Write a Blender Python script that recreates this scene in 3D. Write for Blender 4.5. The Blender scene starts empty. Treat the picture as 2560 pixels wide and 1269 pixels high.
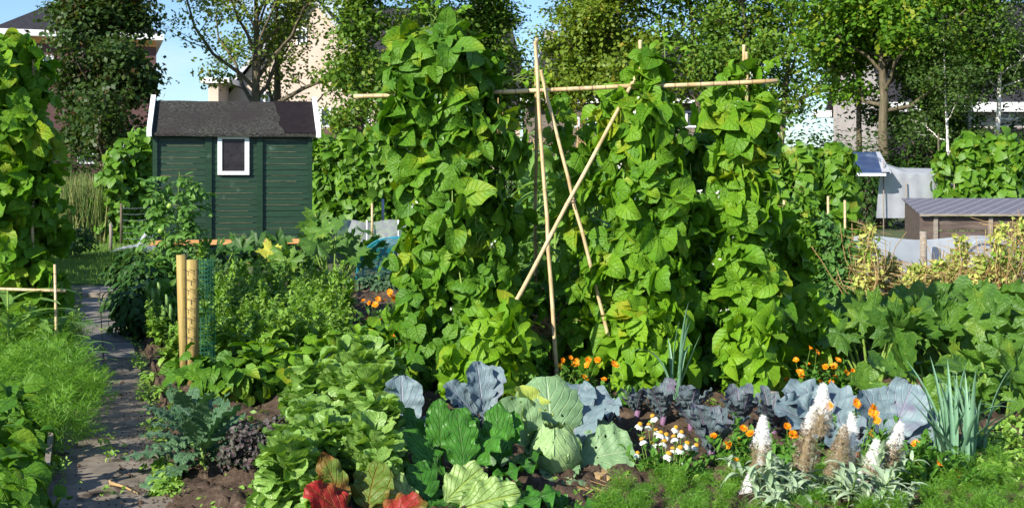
import bpy, math, random
import numpy as np
R = math.radians
PI = math.pi

# ------------------------------------------------------------------ camera, world, sun
F = 3000.0; CXP = 1280.0; HYP = 432.0; H = 1.6
scene = bpy.context.scene
cam_d = bpy.data.cameras.new('camera'); cam = bpy.data.objects.new('camera', cam_d)
scene.collection.objects.link(cam); scene.camera = cam
cam.location = (0, 0, H); cam.rotation_euler = (R(90), 0, 0)
cam_d.sensor_width = 36; cam_d.lens = F / 2560 * 36
cam_d.shift_y = -(634.5 - HYP) / 2560
cam_d.clip_end = 2000; cam_d.clip_start = 0.1
cam_d.dof.use_dof = True; cam_d.dof.focus_distance = 8.0; cam_d.dof.aperture_fstop = 11.0

SUN = np.array([-0.58, -0.65, 0.49]); SUN /= np.linalg.norm(SUN)
world = bpy.data.worlds.new('World'); scene.world = world; world.use_nodes = True
wn = world.node_tree; wn.nodes.clear()
out = wn.nodes.new('ShaderNodeOutputWorld'); bg = wn.nodes.new('ShaderNodeBackground')
sky = wn.nodes.new('ShaderNodeTexSky'); sky.sky_type = 'NISHITA'; sky.sun_disc = False
sky.sun_elevation = math.asin(SUN[2]); sky.sun_rotation = math.atan2(SUN[0], SUN[1])
sky.air_density = 1.0; sky.dust_density = 0.4; sky.ozone_density = 1.6
tc = wn.nodes.new('ShaderNodeTexCoord'); mp = wn.nodes.new('ShaderNodeMapping')
mp.inputs['Scale'].default_value = (1, 1, 3.2)
nz = wn.nodes.new('ShaderNodeTexNoise'); nz.inputs['Scale'].default_value = 5.5; nz.inputs['Detail'].default_value = 6
nz.inputs['Roughness'].default_value = 0.55
rp = wn.nodes.new('ShaderNodeValToRGB'); rp.color_ramp.elements[0].position = .54; rp.color_ramp.elements[1].position = .78
mx = wn.nodes.new('ShaderNodeMixRGB'); mx.inputs[2].default_value = (6.2, 6.6, 7.4, 1)
mul = wn.nodes.new('ShaderNodeMath'); mul.operation = 'MULTIPLY'; mul.inputs[1].default_value = .85
wn.links.new(tc.outputs['Generated'], mp.inputs[0]); wn.links.new(mp.outputs[0], nz.inputs['Vector'])
wn.links.new(nz.outputs[0], rp.inputs[0]); wn.links.new(rp.outputs[0], mul.inputs[0]); wn.links.new(mul.outputs[0], mx.inputs[0])
tint = wn.nodes.new('ShaderNodeMixRGB'); tint.blend_type = 'MULTIPLY'; tint.inputs[0].default_value = 1; tint.inputs[2].default_value = (.74, .90, 1.12, 1)
wn.links.new(sky.outputs[0], tint.inputs[1]); wn.links.new(tint.outputs[0], mx.inputs[1]); wn.links.new(mx.outputs[0], bg.inputs[0]); wn.links.new(bg.outputs[0], out.inputs[0])
bg.inputs[1].default_value = 0.095

sd = bpy.data.lights.new('sun', 'SUN'); sun = bpy.data.objects.new('sun', sd); scene.collection.objects.link(sun)
sd.energy = 4.8; sd.angle = R(0.5); sd.color = (1.0, 0.94, 0.84)
from mathutils import Vector, Matrix
sun.rotation_euler = Vector(SUN.tolist()).to_track_quat('Z', 'Y').to_euler()
scene.view_settings.view_transform = 'Standard'; scene.view_settings.look = 'None'
scene.view_settings.exposure = 0.85; scene.view_settings.gamma = 1.0
scene.render.engine = 'CYCLES'
scene.cycles.max_bounces = 6; scene.cycles.transparent_max_bounces = 12
scene.cycles.diffuse_bounces = 3; scene.cycles.glossy_bounces = 2

# ------------------------------------------------------------------ layout helpers
C = scene.collection
def P(px, py, Y): return np.array([(px - CXP) / F * Y, Y, H - (py - HYP) / F * Y])
def G(px, py):
    Y = H * F / (py - HYP); return np.array([(px - CXP) / F * Y, Y, 0.0])
def GX(px, Y): return np.array([(px - CXP) / F * Y, Y, 0.0])

# ------------------------------------------------------------------ materials
def mat_base(name):
    m = bpy.data.materials.new(name); m.use_nodes = True; nt = m.node_tree; nt.nodes.clear()
    o = nt.nodes.new('ShaderNodeOutputMaterial'); return m, nt, o
class NT:
    def __init__(s, nt): s.nt = nt
    def n(s, t, **k):
        x = s.nt.nodes.new(t)
        for a, b in k.items(): setattr(x, a, b)
        return x
    def l(s, a, b): s.nt.links.new(a, b)
    def put(s, inp, v):
        if isinstance(v, (int, float)): inp.default_value = v
        elif isinstance(v, tuple): inp.default_value = v if len(v) == 4 or len(inp.default_value) == 3 else (*v, 1)
        else: s.l(v, inp)
    def m(s, op, a, b=0.0, clamp=False):
        x = s.n('ShaderNodeMath', operation=op, use_clamp=clamp); s.put(x.inputs[0], a); s.put(x.inputs[1], b); return x.outputs[0]
    def mix(s, f, a, b, mode='MIX'):
        x = s.n('ShaderNodeMixRGB', blend_type=mode); s.put(x.inputs[0], f); s.put(x.inputs[1], a); s.put(x.inputs[2], b); return x.outputs[0]
    def noise(s, scale, detail=3, coord='Object', rough=.5, vec=None):
        x = s.n('ShaderNodeTexNoise'); x.inputs['Scale'].default_value = scale; x.inputs['Detail'].default_value = detail
        x.inputs['Roughness'].default_value = rough
        if vec is None: vec = s.n('ShaderNodeTexCoord').outputs[coord]
        s.l(vec, x.inputs['Vector']); return x.outputs[0]
    def ramp(s, f, a, b, ca=(0, 0, 0), cb=(1, 1, 1)):
        x = s.n('ShaderNodeValToRGB'); e = x.color_ramp.elements; e[0].position = a; e[1].position = b
        e[0].color = (*ca, 1); e[1].color = (*cb, 1); s.l(f, x.inputs[0]); return x.outputs[0]
    def bump(s, h, st, dist=.01):
        x = s.n('ShaderNodeBump'); x.inputs['Strength'].default_value = st; x.inputs['Distance'].default_value = dist
        s.l(h, x.inputs['Height']); return x.outputs[0]

def leaf_mat(name, c1, c2, vein=None, va=.35, mw=.07, nv=7, slope=.9, rough=.42, trans=.3, tcol=None, mott=.5, bump=.5,
             spot=None, spot_t=.63, holes=0, spec=.4, patch=None, patch_t=.6, blister=0, nscale=14):
    m, nt, o = mat_base(name); k = NT(nt)
    at = k.n('ShaderNodeAttribute', attribute_name='rnd').outputs['Fac']
    no = k.noise(nscale, 3)
    f = k.m('ADD', k.m('MULTIPLY', at, 1 - mott), k.m('MULTIPLY', k.ramp(no, .3, .7), mott), True)
    col = k.mix(f, c1, c2)
    if patch:
        pf = k.ramp(k.m('ADD', k.noise(3.0, 3), k.m('MULTIPLY', k.m('SUBTRACT', at, .5), .25)), patch_t, patch_t + .12)
        col = k.mix(pf, col, patch)
    if spot:
        sf = k.ramp(k.noise(26, 2), spot_t, spot_t + .05); col = k.mix(k.m('MULTIPLY', sf, .8), col, spot)
    uv = k.n('ShaderNodeUVMap').outputs[0]
    sp = k.n('ShaderNodeSeparateXYZ'); k.l(uv, sp.inputs[0])
    a = k.m('MULTIPLY', k.m('ABSOLUTE', k.m('SUBTRACT', sp.outputs[0], .5)), 2)
    mid = k.m('SUBTRACT', 1.0, k.m('DIVIDE', a, mw), True)
    fr = k.m('FRACT', k.m('SUBTRACT', k.m('MULTIPLY', sp.outputs[1], float(nv)), k.m('MULTIPLY', a, slope * nv * .35)))
    tri = k.m('MULTIPLY', k.m('ABSOLUTE', k.m('SUBTRACT', fr, .5)), 2)
    side = k.m('MULTIPLY', k.m('SUBTRACT', tri, .8, True), 5, True)
    vm = k.m('MAXIMUM', mid, k.m('MULTIPLY', side, .6))
    if vein: col = k.mix(k.m('MULTIPLY', vm, va), col, vein)
    hgt = k.m('ADD', k.m('MULTIPLY', vm, -.6), k.m('MULTIPLY', k.noise(40 if not blister else blister, 2), .9 if blister else .35))
    nrm = k.bump(hgt, bump, .012)
    pb = k.n('ShaderNodeBsdfPrincipled'); k.put(pb.inputs['Base Color'], col); pb.inputs['Roughness'].default_value = rough
    pb.inputs['Specular IOR Level'].default_value = spec; k.l(nrm, pb.inputs['Normal'])
    tr = k.n('ShaderNodeBsdfTranslucent')
    tcl = k.mix(1.0, col, tcol or (1.5, 1.5, .5), 'MULTIPLY'); k.l(tcl, tr.inputs[0]); k.l(nrm, tr.inputs['Normal'])
    ms = k.n('ShaderNodeMixShader'); ms.inputs[0].default_value = trans; k.l(pb.outputs[0], ms.inputs[1]); k.l(tr.outputs[0], ms.inputs[2])
    last = ms.outputs[0]
    if holes:
        vo = k.n('ShaderNodeTexVoronoi'); vo.inputs['Scale'].default_value = 22; k.l(k.n('ShaderNodeTexCoord').outputs['Object'], vo.inputs['Vector'])
        hf = k.m('LESS_THAN', k.m('ADD', vo.outputs['Distance'], k.m('MULTIPLY', k.noise(5, 2), .5)), holes)
        tp = k.n('ShaderNodeBsdfTransparent'); m2 = k.n('ShaderNodeMixShader'); k.l(hf, m2.inputs[0]); k.l(last, m2.inputs[1]); k.l(tp.outputs[0], m2.inputs[2]); last = m2.outputs[0]
    k.l(last, o.inputs[0]); return m

def solid(name, c1, c2=None, scale=20, rough=.7, bump=.3, stretch=(1, 1, 1), spec=.3, metallic=0, c3=None, c3t=.6, dist=.01, detail=4):
    m, nt, o = mat_base(name); k = NT(nt)
    mp = k.n('ShaderNodeMapping'); mp.inputs['Scale'].default_value = stretch
    k.l(k.n('ShaderNodeTexCoord').outputs['Object'], mp.inputs[0])
    no = k.noise(scale, detail, vec=mp.outputs[0], rough=.6)
    col = k.mix(k.ramp(no, .3, .7), c1, c2 or c1)
    if c3: col = k.mix(k.ramp(k.noise(scale * .37, 4, vec=mp.outputs[0], rough=.7), c3t, c3t + .08), col, c3)
    pb = k.n('ShaderNodeBsdfPrincipled'); k.put(pb.inputs['Base Color'], col); pb.inputs['Roughness'].default_value = rough
    pb.inputs['Specular IOR Level'].default_value = spec; pb.inputs['Metallic'].default_value = metallic
    if bump: k.l(k.bump(no, bump, dist), pb.inputs['Normal'])
    k.l(pb.outputs[0], o.inputs[0]); return m

def rnd_mat(name, c1, c2, rough=.6, trans=0.0, lo=0.0, hi=1.0, spec=.3):
    m, nt, o = mat_base(name); k = NT(nt)
    at = k.n('ShaderNodeAttribute', attribute_name='rnd').outputs['Fac']
    col = k.mix(k.ramp(at, lo, hi), c1, c2)
    pb = k.n('ShaderNodeBsdfPrincipled'); k.put(pb.inputs['Base Color'], col); pb.inputs['Roughness'].default_value = rough
    pb.inputs['Specular IOR Level'].default_value = spec
    last = pb.outputs[0]
    if trans:
        tr = k.n('ShaderNodeBsdfTranslucent'); k.l(col, tr.inputs[0])
        ms = k.n('ShaderNodeMixShader'); ms.inputs[0].default_value = trans; k.l(last, ms.inputs[1]); k.l(tr.outputs[0], ms.inputs[2]); last = ms.outputs[0]
    k.l(last, o.inputs[0]); return m

def sheer(name, col, alpha=.5, grid=0, gw=.25, rough=.6):
    """netting or fleece: partly see-through, optionally a real uv lattice"""
    m, nt, o = mat_base(name); k = NT(nt)
    pb = k.n('ShaderNodeBsdfPrincipled'); k.put(pb.inputs['Base Color'], k.mix(k.ramp(k.noise(5, 4), .3, .7), col, tuple(c * .8 for c in col))); pb.inputs['Roughness'].default_value = rough
    tl = k.n('ShaderNodeBsdfTranslucent'); k.put(tl.inputs[0], col)
    m0 = k.n('ShaderNodeMixShader'); m0.inputs[0].default_value = .4; k.l(pb.outputs[0], m0.inputs[1]); k.l(tl.outputs[0], m0.inputs[2])
    tp = k.n('ShaderNodeBsdfTransparent'); ms = k.n('ShaderNodeMixShader')
    if grid:
        sp = k.n('ShaderNodeSeparateXYZ'); k.l(k.n('ShaderNodeUVMap').outputs[0], sp.inputs[0])
        g = k.m('MAXIMUM', k.m('LESS_THAN', k.m('FRACT', k.m('MULTIPLY', sp.outputs[0], float(grid))), gw), k.m('LESS_THAN', k.m('FRACT', k.m('MULTIPLY', sp.outputs[1], float(grid))), gw))
        k.l(k.m('MULTIPLY', g, alpha), ms.inputs[0])
    else:
        k.l(k.m('ADD', alpha - .1, k.m('MULTIPLY', k.noise(3, 4), .2)), ms.inputs[0])
    k.l(tp.outputs[0], ms.inputs[1]); k.l(m0.outputs[0], ms.inputs[2]); k.l(ms.outputs[0], o.inputs[0]); return m

# ------------------------------------------------------------------ geometry accumulator
class Geo:
    def __init__(s): s.V = []; s.Q = []; s.T = []; s.UV = []; s.qr = []; s.tr = []; s.n = 0
    def add(s, V, Q=None, UV=None, r=.5, T=None):
        V = np.asarray(V, float).reshape(-1, 3); s.V.append(V)
        s.UV.append(np.zeros((len(V), 2)) + .25 if UV is None else np.asarray(UV, float))
        if Q is not None and len(Q): Q = np.asarray(Q, int); s.Q.append(Q + s.n); s.qr.append(np.full(len(Q), r) if np.isscalar(r) else r)
        if T is not None and len(T): T = np.asarray(T, int); s.T.append(T + s.n); s.tr.append(np.full(len(T), r) if np.isscalar(r) else r)
        s.n += len(V)
    def scat(s, tm, M, Pp, r):
        V, Q, UV = tm; kN = len(Pp)
        if kN == 0: return
        W = np.einsum('kij,nj->kni', M, V) + Pp[:, None, :]
        QQ = (Q[None] + (np.arange(kN) * len(V))[:, None, None]).reshape(-1, 4)
        s.add(W.reshape(-1, 3), QQ, np.tile(UV, (kN, 1)), np.repeat(r, len(Q)))
    def mesh(s, name, mat, smooth=True):
        me = bpy.data.meshes.new(name)
        if not s.V: return me
        V = np.concatenate(s.V); UV = np.concatenate(s.UV)
        Q = np.concatenate(s.Q) if s.Q else np.zeros((0, 4), int); T = np.concatenate(s.T) if s.T else np.zeros((0, 3), int)
        li = np.concatenate([Q.ravel(), T.ravel()]).astype(np.int32)
        st = np.concatenate([np.arange(len(Q)) * 4, len(Q) * 4 + np.arange(len(T)) * 3]).astype(np.int32)
        rr = np.concatenate(s.qr + s.tr).astype(np.float32)
        me.vertices.add(len(V)); me.vertices.foreach_set('co', V.astype(np.float32).ravel())
        me.loops.add(len(li)); me.loops.foreach_set('vertex_index', li)
        me.polygons.add(len(st)); me.polygons.foreach_set('loop_start', st)
        ul = me.uv_layers.new(name='UVMap'); ul.data.foreach_set('uv', UV[li].astype(np.float32).ravel())
        a = me.attributes.new('rnd', 'FLOAT', 'FACE'); a.data.foreach_set('value', rr)
        me.polygons.foreach_set('use_smooth', np.full(len(st), smooth))
        me.update(calc_edges=True); me.validate(); me.materials.append(mat); return me

def obj(name, geo, mat, parent=None, smooth=True, loc=None):
    o = bpy.data.objects.new(name, geo.mesh(name, mat, smooth) if isinstance(geo, Geo) else geo)
    C.objects.link(o); o.parent = parent
    if loc is not None: o.location = loc
    return o
def tag(o, label=None, cat=None, group=None, kind=None):
    if label: o['label'] = label
    if cat: o['category'] = cat
    if group: o['group'] = group
    if kind: o['kind'] = kind
    return o
def thing(name, loc, label, cat, group=None, rz=0, sc=1):
    o = bpy.data.objects.new(name, None); C.objects.link(o); o.empty_display_size = .1
    o.location = tuple(float(v) for v in loc); o.rotation_euler = (0, 0, rz); o.scale = (sc, sc, sc)
    return tag(o, label, cat, group)
KIDS = {}
def children(o): return [c for c in C.objects if c.parent == o]
def dup(o, loc, rz=0, sc=1, label=None, parent=None, kids=None):
    if kids is None: kids = children(o)
    c = o.copy(); C.objects.link(c); c.location = tuple(float(v) for v in loc); c.rotation_euler = (0, 0, rz)
    c.scale = (sc, sc, sc) if np.isscalar(sc) else sc
    if label: c['label'] = label
    for ch in kids:
        d = ch.copy(); C.objects.link(d); d.parent = c
        for g in children(ch):
            e = g.copy(); C.objects.link(e); e.parent = d
    return c
def struct(name, geo, mat, smooth=False): return tag(obj(name, geo, mat, None, smooth), kind='structure')

def box(g, x0, x1, y0, y1, z0, z1, r=.5):
    V = [(x0, y0, z0), (x1, y0, z0), (x1, y1, z0), (x0, y1, z0), (x0, y0, z1), (x1, y0, z1), (x1, y1, z1), (x0, y1, z1)]
    g.add(V, [(0, 3, 2, 1), (4, 5, 6, 7), (0, 1, 5, 4), (1, 2, 6, 5), (2, 3, 7, 6), (3, 0, 4, 7)], [(0, 0), (1, 0), (1, 1), (0, 1)] * 2, r)
def BX(*a):
    g = Geo(); box(g, *a); return g
def hexa(g, V, r=.5):  # 8 corners, same order as box
    g.add(V, [(0, 3, 2, 1), (4, 5, 6, 7), (0, 1, 5, 4), (1, 2, 6, 5), (2, 3, 7, 6), (3, 0, 4, 7)], None, r)
def tube(g, pts, rad, seg=6, r=.5, cap=True):
    pts = np.asarray(pts, float); n = len(pts); rad = np.full(n, rad) if np.isscalar(rad) else np.asarray(rad, float)
    d = np.gradient(pts, axis=0); d /= np.linalg.norm(d, axis=1)[:, None] + 1e-9
    ref = np.where(np.abs(d[:, 2:3]) > .9, np.array([[1., 0, 0]]), np.array([[0, 0, 1.]]))
    if n > 1 and (np.abs(d[:, 2]) > .9).any() and not (np.abs(d[:, 2]) > .9).all(): ref = np.tile([[.577, .577, -.577]], (n, 1))
    a = np.cross(d, ref); a /= np.linalg.norm(a, axis=1)[:, None] + 1e-9; b = np.cross(d, a)
    th = np.linspace(0, 2 * PI, seg, endpoint=False)
    V = pts[:, None] + rad[:, None, None] * (np.cos(th)[None, :, None] * a[:, None] + np.sin(th)[None, :, None] * b[:, None])
    V = V.reshape(-1, 3); i = np.arange(n - 1)[:, None] * seg; j = np.arange(seg)[None]; j2 = (j + 1) % seg
    Q = np.stack([i + j, i + j2, i + seg + j2, i + seg + j], -1).reshape(-1, 4)
    UV = np.stack([np.tile(th / 2 / PI, n), np.repeat(np.linspace(0, 1, n), seg)], -1)
    T = []
    if cap:
        V = np.vstack([V, pts[0], pts[-1]]); UV = np.vstack([UV, [.5, 0], [.5, 1]]); c0 = n * seg
        for q in range(seg): T += [(c0, (q + 1) % seg, q), (c0 + 1, (n - 1) * seg + q, (n - 1) * seg + (q + 1) % seg)]
    g.add(V, Q, UV, r, T)
def curve(p0, p1, sag=0, n=8, wob=0, rng=None):
    p0 = np.asarray(p0, float); p1 = np.asarray(p1, float); t = np.linspace(0, 1, n)[:, None]
    p = p0 * (1 - t) + p1 * t; p[:, 2] += sag * 4 * (t * (1 - t))[:, 0]
    if wob and rng is not None: p[1:-1] += rng.normal(0, wob, (n - 2, 3))
    return p

BEAN = [(0, .3), (.06, .75), (.2, 1), (.4, .95), (.6, .74), (.8, .42), (.93, .15), (1, .01)]
OVAL = [(0, .1), (.15, .6), (.4, 1), (.65, .9), (.85, .55), (1, .02)]
LANCE = [(0, .12), (.2, .7), (.4, 1), (.7, .65), (1, .01)]
SPOON = [(0, .12), (.2, .3), (.4, .8), (.62, 1), (.82, .95), (.95, .72), (1, .45)]
ROUND = [(0, .2), (.12, .55), (.35, .9), (.6, 1), (.82, .88), (.95, .55), (1, .3)]
STRAP = [(0, .8), (.3, 1), (.6, .9), (.85, .5), (1, .01)]
KALE = [(0, .06), (.2, .1), (.3, .5), (.5, .9), (.7, 1), (.85, .8), (.95, .45), (1, .1)]
def blade(L=1., W=.5, prof=BEAN, nl=6, nw=4, e0=0., droop=0., cup=0., fold=0., ruf=0., rufn=4, lobe=0., side=0., jag=0., rng=None, dexp=1.0, noise=0):
    t = np.linspace(0, 1, nl + 1); s = np.linspace(-1, 1, nw + 1)
    ang = e0 - droop * t ** dexp; ds = L / nl; am = (ang[1:] + ang[:-1]) / 2
    y = np.concatenate([[0], np.cumsum(np.cos(am) * ds)]); z = np.concatenate([[0], np.cumsum(np.sin(am) * ds)])
    pr = np.array(prof); w = np.interp(t, pr[:, 0], pr[:, 1]) * W / 2
    S, Tt = np.meshgrid(s, t); Wg = np.repeat(w[:, None], nw + 1, 1)
    ph = rng.uniform(0, 6.28, 2) if rng is not None else (0, 1)
    if jag and rng is not None:
        j = rng.uniform(1 - jag, 1 + jag * .4, (nl + 1, 2)); Wg = Wg * np.where(S < 0, j[:, :1], np.where(S > 0, j[:, 1:], 1))
    off = cup * Wg * S ** 2 + fold * Wg * np.abs(S)
    if ruf: off = off + ruf * W * np.abs(S) ** 1.6 * np.sin(2 * PI * rufn * Tt + np.where(S < 0, ph[0], ph[1]))
    if noise and rng is not None: off = off + rng.normal(0, noise * W, off.shape) * (np.abs(S) > .1)
    X = S * Wg + side * L * Tt ** 2
    A = ang[:, None]
    Yg = y[:, None] - np.sin(A) * off - lobe * L * np.abs(S) ** 1.5 * (1 - Tt) ** 4
    Zg = z[:, None] + np.cos(A) * off
    V = np.stack([X, Yg, Zg], -1).reshape(-1, 3); i = np.arange(nl)[:, None] * (nw + 1); jj = np.arange(nw)[None]
    Q = np.stack([i + jj, i + jj + 1, i + nw + 2 + jj, i + nw + 1 + jj], -1).reshape(-1, 4)
    UV = np.stack([(S + 1) / 2, Tt], -1).reshape(-1, 2)
    return V, Q, UV
def rotz(V, a, off=(0, 0, 0)):
    c, s = math.cos(a), math.sin(a); M = np.array([[c, -s, 0], [s, c, 0], [0, 0, 1]]); return V @ M.T + np.asarray(off)
def palm(lobes=5, depth=.35, teeth=.05, nt=30, nr=3, rng=None, cup=-.12, wav=.05, notch=.55, pw=.8):
    """a palmate leaf: stalk joins at the origin, tip along +Y, radius about 1"""
    th = np.linspace(-PI, PI, nt + 1); r = (1 - depth) + depth * np.abs(np.cos(th * lobes / 2)) ** pw
    r = r * (1 - .18 * (np.abs(th) / PI)); r *= 1 - notch * np.exp(-((PI - np.abs(th)) / .28) ** 2)
    r[::2] *= 1 + teeth; r[1::2] *= 1 - teeth
    if rng is not None: r *= rng.uniform(.95, 1.05, len(r))
    rad = np.linspace(0.02, 1, nr + 1); TH, RR = np.meshgrid(th, rad)
    rr = RR * r[None] ; X = rr * np.sin(TH); Y = rr * np.cos(TH)
    Z = cup * RR ** 2 + wav * np.cos(lobes * TH) * RR + (0 if rng is None else rng.normal(0, .02, X.shape) * RR)
    V = np.stack([X, Y, Z], -1).reshape(-1, 3); m = nt + 1; i = np.arange(nr)[:, None] * m; j = np.arange(nt)[None]
    Q = np.stack([i + j, i + j + 1, i + m + j + 1, i + m + j], -1).reshape(-1, 4)
    UV = np.stack([((TH * lobes / (2 * PI)) % 1.0), RR], -1)
    UV[..., 0] = np.abs(((TH * lobes / (2 * PI)) - np.round(TH * lobes / (2 * PI)))) + .5
    return V, Q, UV.reshape(-1, 2)
def frame(n, d):
    n = n / (np.linalg.norm(n, axis=1)[:, None] + 1e-9); d = d - n * (n * d).sum(1)[:, None]; d /= np.linalg.norm(d, axis=1)[:, None] + 1e-9
    x = np.cross(d, n); return np.stack([x, d, n], -1)
def leaves(g, tmpls, pos, n, d, size, rng, r=None):
    k = len(pos); M = frame(n, d) * size[:, None, None]; which = rng.integers(0, len(tmpls), k)
    r = rng.uniform(0, 1, k) if r is None else r
    for i, tm in enumerate(tmpls):
        w = which == i; g.scat(tm, M[w], pos[w], r[w])
def rn(seed): return np.random.default_rng(seed)
def unit(v): return v / (np.linalg.norm(v, axis=-1, keepdims=True) + 1e-9)

_th = np.array([0, 2.094, 4.189])
STICK = (np.array([(math.cos(a), y, math.sin(a)) for y in (0, 1) for a in _th]), np.array([(0, 1, 4, 3), (1, 2, 5, 4), (2, 0, 3, 5)]), np.zeros((6, 2)) + .1)
def sticks(g, p0, p1, rad, rng, r=None):
    p0 = np.asarray(p0, float); p1 = np.asarray(p1, float)
    if len(p0) == 0: return
    d = p1 - p0; L = np.linalg.norm(d, axis=1); ref = np.tile([[.3, .2, .93]], (len(d), 1)); ref[np.abs(d[:, 2]) / (L + 1e-9) > .9] = (1, .1, 0)
    M = frame(ref, d); n = M[:, :, 2]
    rad = np.full(len(d), rad) if np.isscalar(rad) else rad
    M = M * np.stack([rad, L, rad], -1)[:, None, :]
    g.scat(STICK, M, p0, rng.uniform(0, 1, len(p0)) if r is None else r)

# ------------------------------------------------------------------ plant materials
M = {}
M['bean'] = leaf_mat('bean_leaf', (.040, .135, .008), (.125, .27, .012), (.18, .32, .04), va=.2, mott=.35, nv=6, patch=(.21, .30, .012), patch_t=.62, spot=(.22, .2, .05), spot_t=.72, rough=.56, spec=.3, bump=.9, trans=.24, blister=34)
M['bean_lime'] = leaf_mat('young_bean_leaf', (.10, .25, .008), (.20, .36, .014), (.26, .42, .05), va=.2, mott=.35, nv=6, patch=(.30, .33, .015), patch_t=.6, spot=(.25, .2, .04), spot_t=.72, rough=.55, spec=.3, bump=.7, trans=.28)
M['bean_far'] = leaf_mat('far_bean_leaf', (.055, .165, .01), (.15, .29, .018), patch=(.23, .26, .02), patch_t=.66, rough=.5, bump=.2, trans=.28)
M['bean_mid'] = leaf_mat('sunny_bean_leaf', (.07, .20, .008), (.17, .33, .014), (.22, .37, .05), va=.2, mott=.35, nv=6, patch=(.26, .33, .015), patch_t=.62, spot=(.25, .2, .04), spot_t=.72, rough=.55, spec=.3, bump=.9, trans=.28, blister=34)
M['stem'] = rnd_mat('green_stem', (.12, .24, .03), (.22, .3, .06))
M['weed'] = leaf_mat('weed_leaf', (.13, .29, .025), (.29, .45, .07), (.2, .35, .08), va=.3, nv=5, rough=.45, trans=.28, patch=(.25, .3, .05), patch_t=.68)
M['tomato'] = leaf_mat('tomato_leaf', (.06, .18, .025), (.15, .30, .05), (.15, .25, .05), va=.3, rough=.5)
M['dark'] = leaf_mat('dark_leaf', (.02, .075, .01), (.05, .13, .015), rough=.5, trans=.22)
M['kale'] = leaf_mat('kale_leaf', (.045, .125, .05), (.11, .21, .09), (.26, .38, .2), va=.75, mw=.09, nv=9, rough=.52, trans=.15, tcol=(1, 1.4, .6), blister=70, bump=1.0)
M['redkale'] = leaf_mat('purple_kale_leaf', (.045, .045, .045), (.08, .10, .055), (.22, .05, .13), va=.9, mw=.16, rough=.5, trans=.12, tcol=(1, .8, .9), patch=(.13, .03, .07), patch_t=.6)
M['purplestem'] = rnd_mat('purple_stem', (.15, .07, .13), (.25, .14, .22))
M['lettuce'] = leaf_mat('lettuce_leaf', (.12, .27, .035), (.29, .45, .10), (.40, .52, .16), va=.45, mw=.06, nv=6, rough=.42, trans=.3, blister=38, bump=.8, spec=.5)
M['redcab'] = leaf_mat('red_cabbage_leaf', (.09, .15, .165), (.20, .275, .29), (.33, .24, .36), va=.45, mw=.06, nv=6, slope=1.6, rough=.55, trans=.12, tcol=(1.2, .8, 1.2), bump=.6, patch=(.15, .12, .19), patch_t=.64, blister=30)
M['purplecab'] = leaf_mat('purple_cabbage_leaf', (.065, .10, .105), (.14, .19, .195), (.30, .14, .28), va=.7, mw=.1, nv=6, slope=1.6, rough=.55, trans=.12, tcol=(1.2, .8, 1.2), bump=.8, patch=(.11, .06, .11), patch_t=.60, blister=30)
M['cab'] = leaf_mat('cabbage_leaf', (.12, .235, .10), (.23, .36, .17), (.5, .6, .36), va=.42, mw=.05, nv=6, slope=1.7, rough=.55, trans=.18, blister=24, tcol=(1.2, 1.3, .5), holes=.40, bump=.7)
M['cabyel'] = leaf_mat('yellowing_cabbage_leaf', (.36, .46, .06), (.5, .55, .12), (.6, .65, .3), va=.6, mw=.06, slope=1.7, rough=.5, holes=.3)
M['chard'] = leaf_mat('chard_leaf', (.03, .125, .012), (.065, .22, .02), (.16, .33, .05), va=.35, mw=.04, nv=7, slope=1.3, rough=.45, trans=.22, blister=26, bump=1.0, spec=.4)
M['chardpale'] = leaf_mat('chard_leaf_underside', (.20, .33, .085), (.31, .44, .14), (.42, .55, .07), va=.65, mw=.08, nv=7, slope=1.3, rough=.45, trans=.25, blister=24, bump=1.0)
M['chardred'] = leaf_mat('red_chard_leaf', (.42, .02, .025), (.26, .04, .02), (.50, .28, .05), va=.6, mw=.05, rough=.5, spec=.3, trans=.35, tcol=(1.4, .5, .4), patch=(.13, .21, .03), patch_t=.46, blister=28, bump=1.0)
M['squash'] = leaf_mat('squash_leaf', (.036, .115, .014), (.12, .25, .024), (.2, .32, .07), va=.28, mw=.06, nv=5, slope=1.5, rough=.5, trans=.28, bump=.9, blister=30, patch=(.19, .30, .03), patch_t=.62)
M['squashyel'] = leaf_mat('yellow_squash_leaf', (.5, .5, .04), (.6, .6, .08), (.3, .4, .05), va=.4, rough=.5)
M['corn'] = leaf_mat('corn_leaf', (.05, .17, .02), (.12, .29, .04), (.28, .42, .12), va=.7, mw=.12, nv=0, rough=.4, trans=.28, nscale=6)
M['leek'] = leaf_mat('leek_leaf', (.09, .22, .12), (.17, .32, .19), (.25, .4, .25), va=.3, mw=.1, nv=0, rough=.45, trans=.15, nscale=5, tcol=(1, 1.2, .7))
M['carrot'] = leaf_mat('carrot_leaf', (.045, .17, .01), (.17, .34, .022), rough=.5, trans=.25, nv=0, patch=(.26, .38, .02), patch_t=.66)
M['silver'] = leaf_mat('silvery_leaf', (.22, .34, .17), (.42, .52, .34), (.5, .6, .45), va=.4, rough=.6, trans=.15, tcol=(1, 1.1, .8))
M['herb'] = leaf_mat('flower_leaf', (.055, .18, .015), (.12, .28, .03), (.2, .35, .07), va=.3, rough=.5, trans=.25)
M['deadpea'] = leaf_mat('yellow_pea_leaf', (.40, .47, .08), (.64, .62, .20), rough=.7, trans=.3, tcol=(1.1, 1, .6), nv=0, patch=(.20, .35, .04), patch_t=.50)
M['straw'] = rnd_mat('dry_stem', (.30, .17, .06), (.5, .36, .17), rough=.8)
M['pea'] = leaf_mat('pea_leaf', (.05, .15, .03), (.13, .27, .05), rough=.5, trans=.22, nv=0, patch=(.13, .1, .06), patch_t=.64)
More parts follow.
